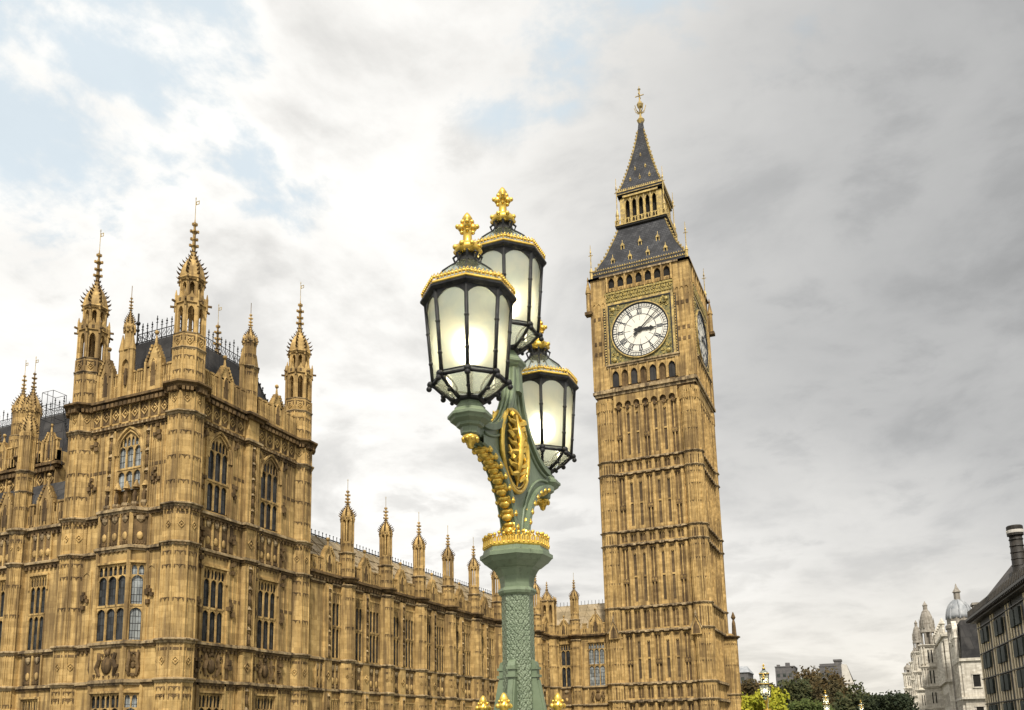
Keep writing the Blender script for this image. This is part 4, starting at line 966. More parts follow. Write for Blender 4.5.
    for i, s_ in enumerate(NUM):
        wd = {'I': .16, 'V': .34, 'X': .36}; tot = sum(wd[c] for c in s_); x = -tot/2
        b.T = T @ Matrix.Translation((0, 0, zc)) @ Matrix.Rotation(2*PI*i/12, 4, 'Y')
        for c in s_:
            w = wd[c]; m_ = x+w/2; z0, z1 = 2.14, 2.74; th = .045
            def st(xa, xb): b.plate([(xa-th, z0), (xa+th, z0), (xb+th, z1), (xb-th, z1)], y-.004, -.09)
            if c == 'I': st(m_, m_)
            elif c == 'V': st(m_, m_-w*.36); st(m_, m_+w*.36)
            else: st(m_-w*.34, m_+w*.34); st(m_+w*.34, m_-w*.34)
            b.box(m_-w*.42, m_+w*.42, y-.003, -.09, z0-.035, z0+.015); b.box(m_-w*.42, m_+w*.42, y-.003, -.09, z1-.015, z1+.035); x += w
        b.T = T
    b.build('numerals', 'dial_blue', parent)
    h = MB(); h.T = T @ Matrix.Translation((0, 0, zc)) @ Matrix.Rotation(R(94), 4, 'Y')
    h.plate([(-.17, -.6), (0, -.8), (.17, -.6), (.12, 0), (.19, 1.0), (.1, 1.15), (.34, 1.35), (.12, 1.6), (0, 2.05), (-.12, 1.6), (-.34, 1.35), (-.1, 1.15), (-.19, 1.0), (-.12, 0)], -.24, -.2); h.T = T; ring(h, .01, .34, -.27, -.19, 20); h.build('hour_hand', 'iron', parent)
    h = MB(); h.T = T @ Matrix.Translation((0, 0, zc)) @ Matrix.Rotation(R(48), 4, 'Y')
    h.plate([(-.2, -1.0), (.2, -1.0), (.08, 0), (.065, 2.2), (.025, 3.3), (-.025, 3.3), (-.065, 2.2), (-.08, 0)], -.3, -.27); h.build('minute_hand', 'iron', parent)
for k in range(2): clock_face(tw, k)
# belfry arcade and eaves
b = MB()
for k in range(4):
    b.T = TWT(k); y = -CH; b.m = 0
    b.arcade(-4.3, 4.3, 7, 54.6, 56.2, .6, 57.1, y-.05, y+.3, .36, 4)
    for i in range(8): x = -4.3+i*(8.6-.42)/7+.21; b.box(x-.09, x+.09, y-.2, y-.04, 54.9, 57.1)
    for i in range(7): x = -4.3+.42+i*(8.18/7)+.37; b.box(x-.36, x+.36, y, y+.08, 55.0, 55.45); b.diamond(x, 55.22, .16, y-.01, .04)
    b.m = 2; b.box(-4.3, 4.3, y+.26, y+.3, 54.6, 57.1)
    b.m = 1; b.box(-CH-.25, CH+.25, y-.25-(.003 if k % 2 else 0), -5, 56.98, 57.2)
b.build('belfry_arcade', SM, tw)
for k in range(2):
    for i in range(7): g = MB(); g.T = TWT(k); x = -4.3+.42+i*(8.18/7)+.37; g.box(x-.40, x+.40, -CH+.20, -CH+.25, 54.9, 56.85); g.build('belfry_opening', 'dark', tw)
def sqr(b, prof, DXc=0):
    T = b.T; b.T = T @ Matrix.Translation((DXc, 0, 0)); b.lathe([(r*math.sqrt(2), z) for r, z in prof], 4, ph=PI/4); b.T = T
b = MB(); b.T = Matrix.Translation((0, 0, -GZ))
sqr(b, [(5.9, 57.2), (6.05, 57.45), (6.05, 57.75), (5.9, 58.3), (5.4, 59.1), (4.65, 60.7), (4.0, 62.4), (3.45, 64.0), (3.1, 65.2)]); b.build('lower_roof', 'tower_slate', tw)
b = MB()
for k in range(4):
    b.T = TWT(k); b.m = 0
    for z, hw_, n_ in ((57.78, 6.06, 40), (58.35, 5.92, 38)):
        b.box(-hw_, hw_, -hw_-.03-.002*k, -hw_+.12, z-.04, z)
        for i in range(n_): x = -hw_+(i+.5)*2*hw_/n_; b.box(x-.055, x+.055, -hw_-.05, -hw_+.04, z, z+.16)
b.build('eaves_cresting', 'old_gold', tw)
def dormer(parent, x, y, z, k, s=1.):
    d = MB(); d.T = TWT(k) @ Matrix.Translation((x, y, z)) @ Matrix.Scale(s*.68, 4)
    d.m = 0; d.box(-.34, -.2, -.1, .8, 0, .8); d.box(.2, .34, -.1, .8, 0, .8); d.plate([(-.45, .75), (.45, .75), (0, 1.5)], -.15, 1.0); d.box(-.3, .3, -.05, .6, -.1, .08); d.lathe([(.05, 1.4), (.04, 1.9)], 5, 0, -.1)
    d.m = 1; d.box(-.2, .2, 0, .05, .05, .76); d.build('dormer', ('old_gold', 'dark'), parent)
def roof_y(z): # half width of the lower roof at height z
    P = [(5.9, 58.3), (5.4, 59.1), (4.65, 60.7), (4.0, 62.4), (3.45, 64.0), (3.1, 65.2)]
    for (r0, z0), (r1, z1) in zip(P, P[1:]):
        if z <= z1: return r0+(r1-r0)*(z-z0)/(z1-z0)
    return 3.7
for k in range(2):
    for z, xs in ((59.2, (-3.4, -1.15, 1.15, 3.4)), (61.5, (-2.3, 0, 2.3))):
        for x in xs: dormer(tw, x, -roof_y(z+.3)-.05, z, k)
# lantern (ayrton stage)
LH = 2.65
b = MB(); b.T = Matrix.Translation((0, 0, -GZ)); sqr(b, [(3.1, 65.1), (3.35, 65.3), (3.35, 65.55), (3.0, 65.65)]); sqr(b, [(2.0, 65.6), (2.0, 70.4)])
b.build('lantern_core', 'dark', tw)
b = MB()
for k in range(4):
    b.T = TWT(k); y = -LH
    b.arcade(-LH+.25, LH-.25, 5, 65.6, 68.9, .55, 69.7, y-.02, y+.3, .34, 4)
    b.box(-LH-.12, -LH+.45, y-.14-.003*(k % 2), y+.5, 65.6, 69.75)
    for i in range(6): x = -LH+.25+i*(2*LH-.5-.34)/5+.17; b.box(x-.09, x+.09, y-.16, y, 65.6, 69.9)
    b.box(-LH-.3, LH+.3, y-.3-.003*(k % 2), y+.3, 69.7, 69.95); b.box(-3.38, 3.38, -3.41-.003*(k % 2), -3.1, 65.56, 65.7)
    for i in range(16): x = -3.3+i*6.6/15; b.box(x-.05, x+.05, -3.4, -3.3, 65.7, 66.35); b.box(x-.11, x+.11, -3.39, -3.32, 66.1, 66.25)
    b.box(-3.35, 3.35, -3.39, -3.3, 66.3, 66.4)
b.build('lantern', 'old_gold', tw)
b = MB(); b.T = Matrix.Translation((0, 0, -GZ))
sqr(b, [(2.8, 69.9), (3.05, 70.2), (3.05, 70.6), (2.8, 71.0), (2.42, 72.0), (1.95, 73.6), (1.48, 75.4), (1.02, 77.4), (.66, 79.2), (.4, 80.8), (.28, 82.0), (.24, 82.6)]); b.build('spire', 'tower_slate', tw)
b = MB()
for k in range(4):
    b.T = TWT(k); b.box(-3.08, 3.08, -3.10-.002*k, -3.0, 70.5, 70.62); b.box(-3.08, 3.08, -3.09-.002*k, -3.0, 70.15, 70.22)
    for i in range(24): x = -3.0+(i+.5)*6.0/24; b.box(x-.06, x+.06, -3.1, -3.0, 70.62, 70.85)
b.build('spire_cresting', 'old_gold', tw)
for k in range(4):              # gilded crockets up the hips of both roofs
    b = MB(); b.T = Matrix.Translation((0, 0, -GZ)) @ Matrix.Rotation(PI/4+PI/2*k, 4, 'Z')
    for P_ in ([(5.9, 58.3), (4.65, 60.7), (3.45, 64.0), (3.1, 65.2)], [(2.8, 71.0), (2.42, 72.0), (1.95, 73.6), (1.48, 75.4), (1.02, 77.4), (.66, 79.2), (.4, 80.8)]):
        b.tube([(r_*1.414, 0, z_) for r_, z_ in P_], .07, 4)
        for (r0, z0), (r1, z1) in zip(P_, P_[1:]):
            n = max(2, int((z1-z0)/.5))
            for i in range(n): r_ = (r0+(r1-r0)*i/n)*1.414; z = z0+(z1-z0)*i/n; b.box(r_-.05, r_+.16, -.07, .07, z, z+.2)
        b.build('hip_crockets', 'old_gold', tw); b = MB(); b.T = Matrix.Translation((0, 0, -GZ)) @ Matrix.Rotation(PI/4+PI/2*k, 4, 'Z')

for k in range(2):
    for z, xs, s_ in ((72.2, (-1.3, 0, 1.3), .5), (74.0, (-.7, .7), .45), (76.2, (0,), .42)):
        hw_ = {72.2: 2.35, 74.0: 1.82, 76.2: 1.28}[z]
        for x in xs: dormer(tw, x, -hw_-.05, z, k, s_)
b = MB(); b.T = Matrix.Translation((0, 0, -GZ))
b.T = Matrix.Translation((0, 0, 1.3-GZ))
b.lathe([(.3, 80.6), (.42, 80.9), (.55, 81.2), (.3, 81.5), (.14, 81.8), (.14, 83), (.35, 83.25), (.45, 83.6), (.3, 83.95), (.1, 84.2), (.09, 85.8), (.22, 86.0), (.06, 86.1), (.03, 86.5)], 8)
for k in range(8):
    a = PI/4*k; b.tube([(.15*math.cos(a), .15*math.sin(a), 82.3), (.6*math.cos(a), .6*math.sin(a), 82.6), (.8*math.cos(a), .8*math.sin(a), 83.3)], .06, 4)
for k in range(2): a = PI/2*k; b.tube([(-.6*math.cos(a), -.6*math.sin(a), 85), (.6*math.cos(a), .6*math.sin(a), 85)], .07, 4)
b.build('finial', 'old_gold', tw)
def gold_pin(x, y, z0, h):
    p = MB(); p.lathe([(.2, 0), (.2, h*.2), (.26, h*.22), (.07, h*.34), (.06, h*.75), (.13, h*.78), (.05, h*.84), (.03, h)], 6)
    for a in (0, PI/2): p.tube([(-.28*math.cos(a), -.28*math.sin(a), h*.7), (.28*math.cos(a), .28*math.sin(a), h*.7)], .05, 4)
    return p.build('pinnacle', 'old_gold', tw, (x, y, z0-GZ))
gp = gold_pin(-6.1, -6.1, 57.2, 4.9)
for x, y in ((6.1, -6.1), (6.1, 6.1), (-6.1, 6.1)): again(gp, tw, (x, y, 57.2-GZ))
gp2 = gold_pin(-3.1, -3.1, 65.6, 7.0)
for x, y in ((3.1, -3.1), (3.1, 3.1), (-3.1, 3.1)): again(gp2, tw, (x, y, 65.6-GZ))
# stone pinnacles at the corners of the clock stage
for x, y in ((-6.55, -6.3), (6.55, 6.3)):
    b = MB(); b.m = 0; b.lathe([(.32, 52.6), (.3, 55.2), (.4, 55.3), (.08, 57.0), (.14, 57.1), (.03, 57.6)], 6, x, y); b.m = 2; b.box(x-.45, x+.45, y-.45, y+.45, 52.3, 52.7); b.build('stone_pinnacle', SM, tw, (0, 0, -GZ))
# lower angle buttress on the north-west side and gablets at the foot
b = MB(); b.T = Matrix.Translation((0, 0, -GZ)); T0 = b.T
b.T = T0 @ Matrix.Translation((6.35, 4.6, 0)); shaft(b, 1.0, GZ, 11.4, (10.6, 8, 4, 2)); oct_course(b, 1.0, 11.1, .5, .4, 2); oct_course(b, 1, 4.2, .3, .2); b.m = 0; b.lathe([(1.0, 11.5), (.5, 11.9)], 8); b.m = 2; b.lathe([(.3, 11.6), (.22, 13.2), (.12, 13.6), (.3, 13.9), (.05, 14.6)], 8, .75, .2); b.m = 0
b.build('buttress', SM, tw)
for x in (-5.1, 4.6):
    b = MB(); b.T = T0; b.plate([(x-.6, 10.9), (x+.6, 10.9), (x+.5, 11.9), (x, 13.0), (x-.5, 11.9)], -6.55, -6.2); b.m = 2; b.plate([(x-.4, 11.0), (x+.4, 11.0), (x+.33, 11.8), (x, 12.5), (x-.33, 11.8)], -6.57, -6.5); b.m = 1; b.tube([(x-.66, -6.6, 11.6), (x, -6.6, 13.1), (x+.66, -6.6, 11.6)], .08, 5); b.lathe([(.08, 12.9), (.16, 13.3), (.04, 13.7)], 6, x, -6.5); b.build('gablet', SM, tw)

# ================================================================== bridge parapet
LX, LY = -2.6, 6.39
def parapet(name, x, label):
    b = MB(); b.box(x-.2, x+.2, -60, 44, -1.66, -1.4); b.box(x-.22, x+.22, -60, 44, -.66, -.5)
    b.T = frame((x, 0, 0), PI/2)
    for i in range(104): b.arcade(-60+i, -59+i, 2, -1.4, -1.0, .2, -.66, -.08, .08, .1, 3)
    o = b.build(name, 'green'); tag(o, label, 'parapet')
parapet('bridge_parapet', LX, 'pale green pierced parapet running along the bridge under the big lamp')
parapet('bridge_parapet', 17.6, 'pale green pierced parapet on the far side of the bridge')

# ================================================================== street lamp with three lanterns
def make_lamp():
    root = thing('street_lamp', 'large pale green triple lantern street lamp with gilded ornament in the foreground', 'street lamp', (LX, LY, -.5), 'green triple lanterns along the bridge')
    Z0 = .5                                   # local z = world z + .5
    b = MB(); b.lathe([(.132, .05), (.127, 1.0+Z0), (.126, 1.13+Z0)], 8); b.build('column', 'green_pattern', root)
    b = MB()
    b.lathe([(.42, -.02), (.42, .12), (.36, .2), (.30, .3), (.2, .36), (.17, .40)], 8)
    b.T = Matrix.Translation((0, 0, Z0))
    for k in range(4):                        # sloping fins against the foot of the column
        b.T = Matrix.Translation((0, 0, Z0)) @ Matrix.Rotation(PI/2*k, 4, 'Z')
        b.plate([(.09, -.4), (.215, -.4), (.215, .14), (.205, .18), (.16, .42), (.16, .53), (.15, .56), (.09, .59)], -.03, .03)
        b.plate([(.12, -.4), (.228, -.4), (.228, .14), (.172, .42), (.12, .43)], -.018, .018)
        b.box(.10, .172, -.038, .038, .50, .52); b.box(.10, .176, -.038, .038, .44, .46)
    b.build('base', 'green', root)
    for k in range(4):
        a = PI/2*k; p = MB(); p.m = 1; p.lathe([(.045, -.45), (.04, .16), (.032, .19)], 8)
        p.m = 0; p.lathe([(.03, .17), (.034, .185), (.026, .2), (.03, .225), (.05, .245), (.052, .26), (.03, .275), (.032, .29), (.034, .305), (.02, .335), (.006, .35)], 8, smooth=True)
        for j in range(4): q = PI/4+PI/2*j; p.ball((.05*math.cos(q), .05*math.sin(q), .25), .02, 6); p.ball((.038*math.cos(q+PI/4), .038*math.sin(q+PI/4), .285), .013, 6)
        p.build('gilded_pinnacle', ('gold', 'green'), root, (.315*math.cos(a), .315*math.sin(a), Z0-.035))
    b = MB(); b.T = Matrix.Translation((0, 0, Z0))
    b.lathe([(.127, 1.09), (.148, 1.105), (.156, 1.125), (.148, 1.145), (.132, 1.155), (.134, 1.19), (.145, 1.24), (.172, 1.29), (.185, 1.305), (.20, 1.31), (.245, 1.345), (.255, 1.35), (.285, 1.385), (.295, 1.39), (.295, 1.42), (.27, 1.435), (.265, 1.455), (.262, 1.465), (.22, 1.475)], 8)
    b.build('capital', 'green', root)
    # coronet
    b = MB(); b.T = Matrix.Translation((0, 0, Z0)); b.lathe([(.262, 1.465), (.272, 1.475), (.272, 1.50), (.258, 1.505)], 8)
    def f(w, k):
        n = 5
        for i in range(n):
            x = -w/2+(i+.5)*w/n; hh = .052 if i % 2 else .038
            b.tube([(x-w/n*.42, 0, 1.50), (x-w/n*.42, 0, 1.53), (x, -.004, 1.53+hh*.5), (x+w/n*.42, 0, 1.53), (x+w/n*.42, 0, 1.50)], .008, 5); b.ball((x, -.004, 1.53+hh*.75), .016, 6); b.tube([(x, 0, 1.5), (x, 0, 1.54)], .006, 4); b.ball((x, -.008, 1.487), .01, 6)
    oct_faces(b, (0, 0), .243, f); b.build('coronet', 'gold', root)
    # bracket in the plane of the arms (local y of the lamp)
    S = MB(); S.T = Matrix.Translation((0, 0, Z0)) @ Matrix.Rotation(PI/2, 4, 'Z')     # local x = lamp y
    NL = 28
    lo = [(.10+.66*(1-math.cos(t_)), 1.47+.69*math.sin(t_)) for t_ in [PI/2*i/NL for i in range(NL+1)]]
    hi = [(.06+.66*(1-math.sin(u)), 2.30+.70*(1-math.cos(u))) for u in [PI/2*i/NL for i in range(NL+1)]]
    for s_ in (-1, 1):
        for (x0, z0), (x1, z1) in zip(lo, lo[1:]):       # filled web between the two sweeps, column by column in z
            pass
        pts = [(0, 1.47)]+lo+[(.80, 2.13), (.80, 2.28)]+hi+[(0, 3.0)]
        # web as quads from the centre line outwards
        zs = [1.47+i*(3.0-1.47)/60 for i in range(61)]
        def edge(z):
            if z <= 2.16: t_ = math.asin(min(1, (z-1.47)/.69)); return .10+.66*(1-math.cos(t_))
            if z <= 2.30: return .74
            u = math.acos(max(-1, 1-(z-2.30)/.70)); return .06+.66*(1-math.sin(u))
        for za, zb in zip(zs, zs[1:]): S.plate([(0, za), (s_*edge(za), za), (s_*edge(zb), zb), (0, zb)], -.03, .03)
        for path, w, off in ((lo, .072, 0), (hi, .058, 0)):
            P = [Vector((x*s_, 0, z)) for x, z in path]
            prof = [(-1, -.02), (-1, .022), (-.82, .03), (-.74, .014), (-.5, .014), (-.44, .026), (-.2, .026), (-.14, .012), (.14, .012), (.2, .026), (.44, .026), (.5, .014), (.74, .014), (.82, .03), (1, .022), (1, -.02)]
            vs = []; fs = []; m_ = len(prof)
            for ii, p in enumerate(P):
                d_ = (P[min(ii+1, NL)]-P[max(ii-1, 0)]).normalized(); nx, nz = d_.z*s_, -d_.x*s_
                if path is hi: nx, nz = nx, nz
                for q, o_ in prof: vs.append((p.x+nx*o_*1.1, q*w, p.z+nz*o_*1.1))
            for ii in range(NL):
                for q in range(m_): q2 = (q+1) % m_; fs.append((ii*m_+q, ii*m_+q2, (ii+1)*m_+q2, (ii+1)*m_+q))
            S.put(vs, fs)
            ins = [(x*s_-s_*.06, z+(.05 if path is lo else -.05)) for x, z in path]
            for q in (-.034, .034): S.tube([(x, q, z) for x, z in ins], .013, 6)
    S.lathe([(.085, 2.80), (.08, 3.03)], 8)
    S.build('bracket', 'green', root)
    for s_ in (-1, 1):                          # gilded scallops under each arm
        g = MB(); g.T = Matrix.Translation((0, 0, Z0)) @ Matrix.Rotation(PI/2, 4, 'Z')
        for i in range(9):
            t_ = PI/2*(i+.6)/9.6; x, z = .085+.66*(1-math.cos(t_)), 1.46+.69*math.sin(t_); nx, nz = math.cos(t_), -math.sin(t_)
            T = g.T; an = math.atan2(nz, nx)
            g.T = T @ Matrix.Translation((s_*(x+.0*nx), 0, z)) @ (Matrix.Rotation(0, 4, 'Z') if s_ > 0 else Matrix.Rotation(PI, 4, 'Z')) @ Matrix.Rotation(-an, 4, 'Y')
            g.ball((.012, 0, .0), .074, 12, .66, .42, 1.12); g.ball((.045, 0, -.028), .036, 8, .9, .7, 1.3); g.ball((.03, 0, .02), .05, 8, .5, .6, 1.0)
            for q in (-.066, .066): g.ball((.022, q, -.012), .022, 6)
            g.T = T
        g.build('scalloped_gilding', 'gold', root)
    for sx in (-1, 1):                          # oval cartouche on either side
        c = MB(); c.T = Matrix.Translation((0, 0, Z0)) @ Matrix.Rotation(PI/2 if sx > 0 else -PI/2, 4, 'Z') @ Matrix.Translation((-.09*sx, -.034, 2.27))
        n = 32; E = [(.28*math.cos(2*PI*i/n), .34*math.sin(2*PI*i/n)) for i in range(n)]
        c.m = 1; c.plate(E, -.012, 0); c.m = 0; c.tube([(x, -.015, z) for x, z in E], .02, 6, True); c.tube([(x*.86, -.015, z*.9) for x, z in E], .009, 5, True)
        rr_ = random.Random(3)
        c.ball((0, -.015, -.02), .075, 10, 1.5, .75, .4); c.ball((0, -.02, .17), .05, 8, 1, 1.1, .5)
        for s_ in (-1, 1):
            for i in range(9):
                a0 = R(15+i*17); x, z = s_*.10*math.sin(a0*1.0), -.26+.06*i; L_ = .1+.03*math.sin(i)
                c.tube([(s_*.02, -.035, z), (s_*(.07+.03*(i % 3)), -.05, z+.05), (s_*(.13+.02*(i % 2)), -.04, z+.03+.02*(i % 3)), (s_*.17, -.03, z+.08)], .016, 5, rad=[.014, .026, .018, .007])
        c.tube([(0, -.02, -.3), (0, -.05, -.1), (.02, -.06, .1), (0, -.03, .3)], .02, 6, rad=[.01, .03, .035, .012])
        c.build('cartouche', ('gold', 'green_dark'), root)
    # pedestal for each lantern
    for s_, zb, xo in ((-1, 2.43, 0), (1, 2.36, -.07), (0, 3.18, -.05)):
        p = MB(); y = s_*.84; z = zb+Z0
        p.m = 0; p.lathe([(.05, -.265), (.07, -.25), (.076, -.205), (.10, -.195), (.105, -.175), (.145, -.155), (.152, -.14), (.168, -.128), (.168, -.108), (.152, -.096), (.136, -.075), (.112, -.062), (.115, -.044), (.10, -.03), (.092, -.018), (.088, 0)], 8)
        if s_:
            p.m = 1; p.lathe([(.008, -.36), (.022, -.35), (.028, -.325), (.042, -.305), (.06, -.29), (.063, -.272), (.05, -.252)], 10, smooth=True)
            for j in range(8): a = PI/4*j; p.ball((.053*math.cos(a), .053*math.sin(a), -.29), .018, 6)
        p.build('pedestal', ('green', 'gold'), root, (xo, y, z))
        lantern_parts(root, (xo, y, z))
    return root
def lantern_parts(root, loc):
    V = lambda r, k, z: (r*math.cos(PI/8+PI/4*k), r*math.sin(PI/8+PI/4*k), z)
    rb, zb_, rt_, zt_ = .272, .145, .325, .79
    f = MB()
    f.lathe([(.10, -.01), (.115, .0), (.115, .018), (.10, .025)], 8)
    for k in range(8):
        f.tube([V(.10, k, .01), V(.15, k, .035), V(.21, k, .075), V(.255, k, .12), V(rb+.012, k, zb_)], .014, 6, rad=[.018, .013, .013, .014, .02])
        f.tube([V(.11, k, .02), V(.13, k, .085), V(.17, k, .125), V(.225, k, .15), V(rb, k, zb_+.01)], .008, 5)
        f.ball(V(rb+.03, k, zb_-.035), .022, 8); f.ball(V(rb+.02, k, zb_), .026, 8); f.ball(V(.20, k, .05), .017, 6)
        f.tube([V(rb, k, zb_), V(rt_, k, zt_)], .015, 6); f.tube([V(rb, k, zb_), V(rb, k+1, zb_)], .014, 6); f.tube([V(rb-.01, k, zb_+.03), V(rb-.01, k+1, zb_+.03)], .008, 5)
        for q in (.25, .62): a0 = Vector(V(rb, k, zb_)).lerp(Vector(V(rt_, k, zt_)), q); f.ball(a0, .02, 6)
        # arched head of each pane
        A, B = Vector(V(rt_, k, zt_)), Vector(V(rt_, k+1, zt_)); a_, b_ = Vector(V(rb, k, zb_)), Vector(V(rb, k+1, zb_)); n = 8
        lowp = []; hip = []
        for i in range(n+1):
            s_ = i/n; dr = .12*(abs(2*s_-1)**2.2)+.022; e0 = A.lerp(a_, dr); e1 = B.lerp(b_, dr)
            lowp.append(e0.lerp(e1, s_)); hip.append(A.lerp(B, s_))
        nn = (B-A).cross(a_-A).normalized()*.006
        for i in range(n): f.put([hip[i]+nn, hip[i+1]+nn, lowp[i+1]+nn, lowp[i]+nn, hip[i]-nn, hip[i+1]-nn, lowp[i+1]-nn, lowp[i]-nn], [(0, 1, 2, 3), (7, 6, 5, 4), (3, 2, 6, 7)])
    f.lathe([(.322, .775), (.345, .785), (.366, .80), (.368, .815), (.348, .825), (.342, .835), (.30, .84)], 8, cap=False); f.lathe([(.30, .782), (.30, .842)], 8, cap=False)
    for k in range(8):      # ribs of the dome
        f.tube([V(.315, k, .84), V(.295, k, .90), V(.25, k, .965), V(.19, k, 1.02), V(.125, k, 1.075), V(.085, k, 1.13), V(.065, k, 1.19)], .007, 5)
        f.tube([V(.07, k, 1.10), V(.095, k, 1.12), V(.11, k, 1.165), V(.085, k, 1.185)], .010, 5)
    f.lathe([(.075, 1.12), (.06, 1.16), (.055, 1.2)], 8)
    fo = f.build('lantern', 'iron', root, loc)
    g = MB()
    for k in range(8):
        g.put([V(rb-.008, k, zb_), V(rb-.008, k+1, zb_), V(rt_-.008, k+1, zt_), V(rt_-.008, k, zt_)], [(0, 1, 2, 3)])
        g.m = 1; g.put([V(.11, k, .03), V(.11, k+1, .03), V(rb-.02, k+1, zb_-.01), V(rb-.02, k, zb_-.01)], [(0, 1, 2, 3)]); g.m = 0
    g.build('glass_panes', ('frosted', 'clear'), fo)
    d = MB(); d.lathe([(.308, .84), (.288, .90), (.243, .965), (.183, 1.02), (.118, 1.075), (.078, 1.12)], 8, cap=False); d.build('glass_dome', 'clear', fo)
    bl = MB(); bl.ball((.02, -.03, .40), .055, 8, 1.7); bl.build('bulb', 'bulb', fo)
    c = MB(); c.lathe([(.352, .826), (.357, .832), (.353, .846), (.335, .848)], 8, cap=False)
    def fn(w, k):
        n = 9
        for i in range(n): x = -w/2+(i+.5)*w/n; c.ball((x, -.003, .868), .012, 6); c.tube([(x-w/n/2, 0, .85), (x-w/n/2, 0, .872), (x, 0, .897), (x+w/n/2, 0, .872), (x+w/n/2, 0, .85)], .005, 4)
    oct_faces(c, (0, 0), .325, fn); c.build('gilded_cresting', 'gold', fo)
    t_ = MB(); t_.lathe([(.06, 1.185), (.095, 1.195), (.105, 1.225), (.095, 1.25), (.06, 1.262), (.042, 1.27), (.035, 1.30), (.034, 1.36), (.045, 1.375), (.03, 1.39)], 10, smooth=True)
    for k in range(8): a = PI/4*k; t_.ball((.1*math.cos(a), .1*math.sin(a), 1.235), .022, 6)
    for k in range(4):
        a = R(25)+PI/2*k; x, y = math.cos(a), math.sin(a); t_.ball((.045*x, .045*y, 1.415), .032, 8); t_.ball((.075*x, .075*y, 1.425), .02, 6); t_.ball((.042*x, .042*y, 1.375), .018, 6); t_.ball((.035*x, .035*y, 1.465), .02, 6)
    t_.lathe([(.03, 1.37), (.04, 1.41), (.028, 1.45), (.036, 1.475), (.04, 1.495), (.022, 1.525), (.004, 1.545)], 8, smooth=True)
    t_.build('gilded_finial', 'gold', fo)
lamp = make_lamp()
def copy_tree(o, parent=None):
    c = o.copy(); col.objects.link(c); c.parent = parent
    for ch in list(o.children): copy_tree(ch, c)
    return c
for px, py, zt_, lab in ((764, 664, 4.55, 'distant triple lantern street lamp standing before the yellow tree'), (825.5, 690, 3.9, 'tiny far street lamp whose gilded tips show before the brown trees'),
                    (861, 700, 3.6, 'tiny far street lamp before the dark green trees')):
    v = ray(px, py); k = copy_tree(lamp); v = v*(zt_/v.z); k.location = (v.x, v.y, v.z-5.25+.05); k['label'] = lab

# ================================================================== north side of the street
# office building with bronze grid and tall ventilation chimney
vp = ray(823, 728); fd = Vector((vp.x, vp.y, 0)).normalized(); nrm = Vector((-fd.y, fd.x, 0))
oP = ray(1006, 725); oP = oP*(138/oP.y); oP.z = 0
OR = math.atan2(-fd.y, -fd.x)        # local +x runs back towards the camera (right in view), -y outwards to the street
ob = thing('office_building', 'modern bronze and sandstone office block with rows of bay windows and tall chimney', 'office building', (oP.x, oP.y, GZ), rz=OR)
e0 = -13.2; e1 = 42
b = MB(); b.box(e0, e1, .02, 14, 0, 21.5); b.build('core_wall', 'void', ob)
fl = [-6.0, -.4, 3.3, 7.0, 10.7]; BL = 11.0
b = MB()
for i in range(5):
    x = e0+.3+i*BL
    for q in (.0, 1.7): b.box(x+q, x+q+.75, -.10, .02, 0, 21.3)
    for z in fl[1:]:
        zz_ = z+6
        for q in (3.2, 5.0, 6.8, 8.6): b.box(x+q, x+q+.65, -.05, .02, zz_+.05, zz_+1.6); b.box(x+q+.2, x+q+.45, -.04, .02, zz_+1.6, zz_+3.5)
b.build('stone_piers', 'sandpier', ob)
b = MB()
for z in fl[1:]+[14.6]: b.box(e0, e1, -.22, .02, z+6-.10, z+6+.02)
b.box(e0, e1, -1.5, .4, 21.8, 22.1); b.box(e0, e1, -1.0, .4, 21.4, 21.8)
for i in range(60): x = e0+i*.93; b.box(x, x+.16, -1.45, .4, 21.55, 21.8); b.box(x, x+.3, -1.15, .5, 22.1, 23.3)
b.build('floor_bands', 'bronze', ob)
for i in range(5):
    x = e0+.3+i*BL
    for z in fl[1:]:
        for q in (3.5, 6.6): g = MB(); zz_ = z+6.06; g.box(x+q, x+q+2.3, -.35, .02, zz_+1.25, zz_+3.3); g.build('bay_window', 'office_glass', ob)
b = MB()
b.put([(e0, -.9, 22.2), (e1, -.9, 22.2), (e1, 7, 31.8), (e0+5.5, 7, 31.8), (e0, 14, 22.2), (e1, 14, 22.2)], [(0, 1, 2, 3), (3, 2, 5, 4), (0, 3, 4)])
b.m = 1
for i in range(26): x = e0+1+i*1.95; b.tube([(x, -.9, 22.3), (min(e1, x+3), 7, 31.9)], .10, 4)
b.build('roof', ('bronze', 'brick_dark'), ob)
b = MB(); cz = MB()
cc = ray(1013, 550); 
v0 = at_y(1018.5, 560, 128); 
lv = Matrix.Rotation(-OR, 4, 'Z') @ (v0-Vector((oP.x, oP.y, GZ)))
b.lathe([(2.0, lv.z-7), (1.6, lv.z-3), (.80, lv.z-1.4), (.74, lv.z+3.2)], 16, lv.x, lv.y, smooth=True); b.lathe([(.95, lv.z+3.2), (.95, lv.z+4.4), (.85, lv.z+4.5)], 16, lv.x, lv.y)
for k in range(5): b.lathe([(.79, lv.z-.8+k*.85), (.85, lv.z-.75+k*.85), (.79, lv.z-.6+k*.85)], 16, lv.x, lv.y)
b.m = 1; b.lathe([(.97, lv.z+3.5), (.98, lv.z+3.6), (.98, lv.z+3.8), (.97, lv.z+3.9)], 16, lv.x, lv.y, cap=False); b.m = 0
for k in range(4): b.box(lv.x-2.6+k*.5, lv.x+2.6-k*.5, lv.y-2+k*.3, lv.y+2, lv.z-7, lv.z-4.6+k*1.0)
b.build('chimney', ('void', 'render'), ob)

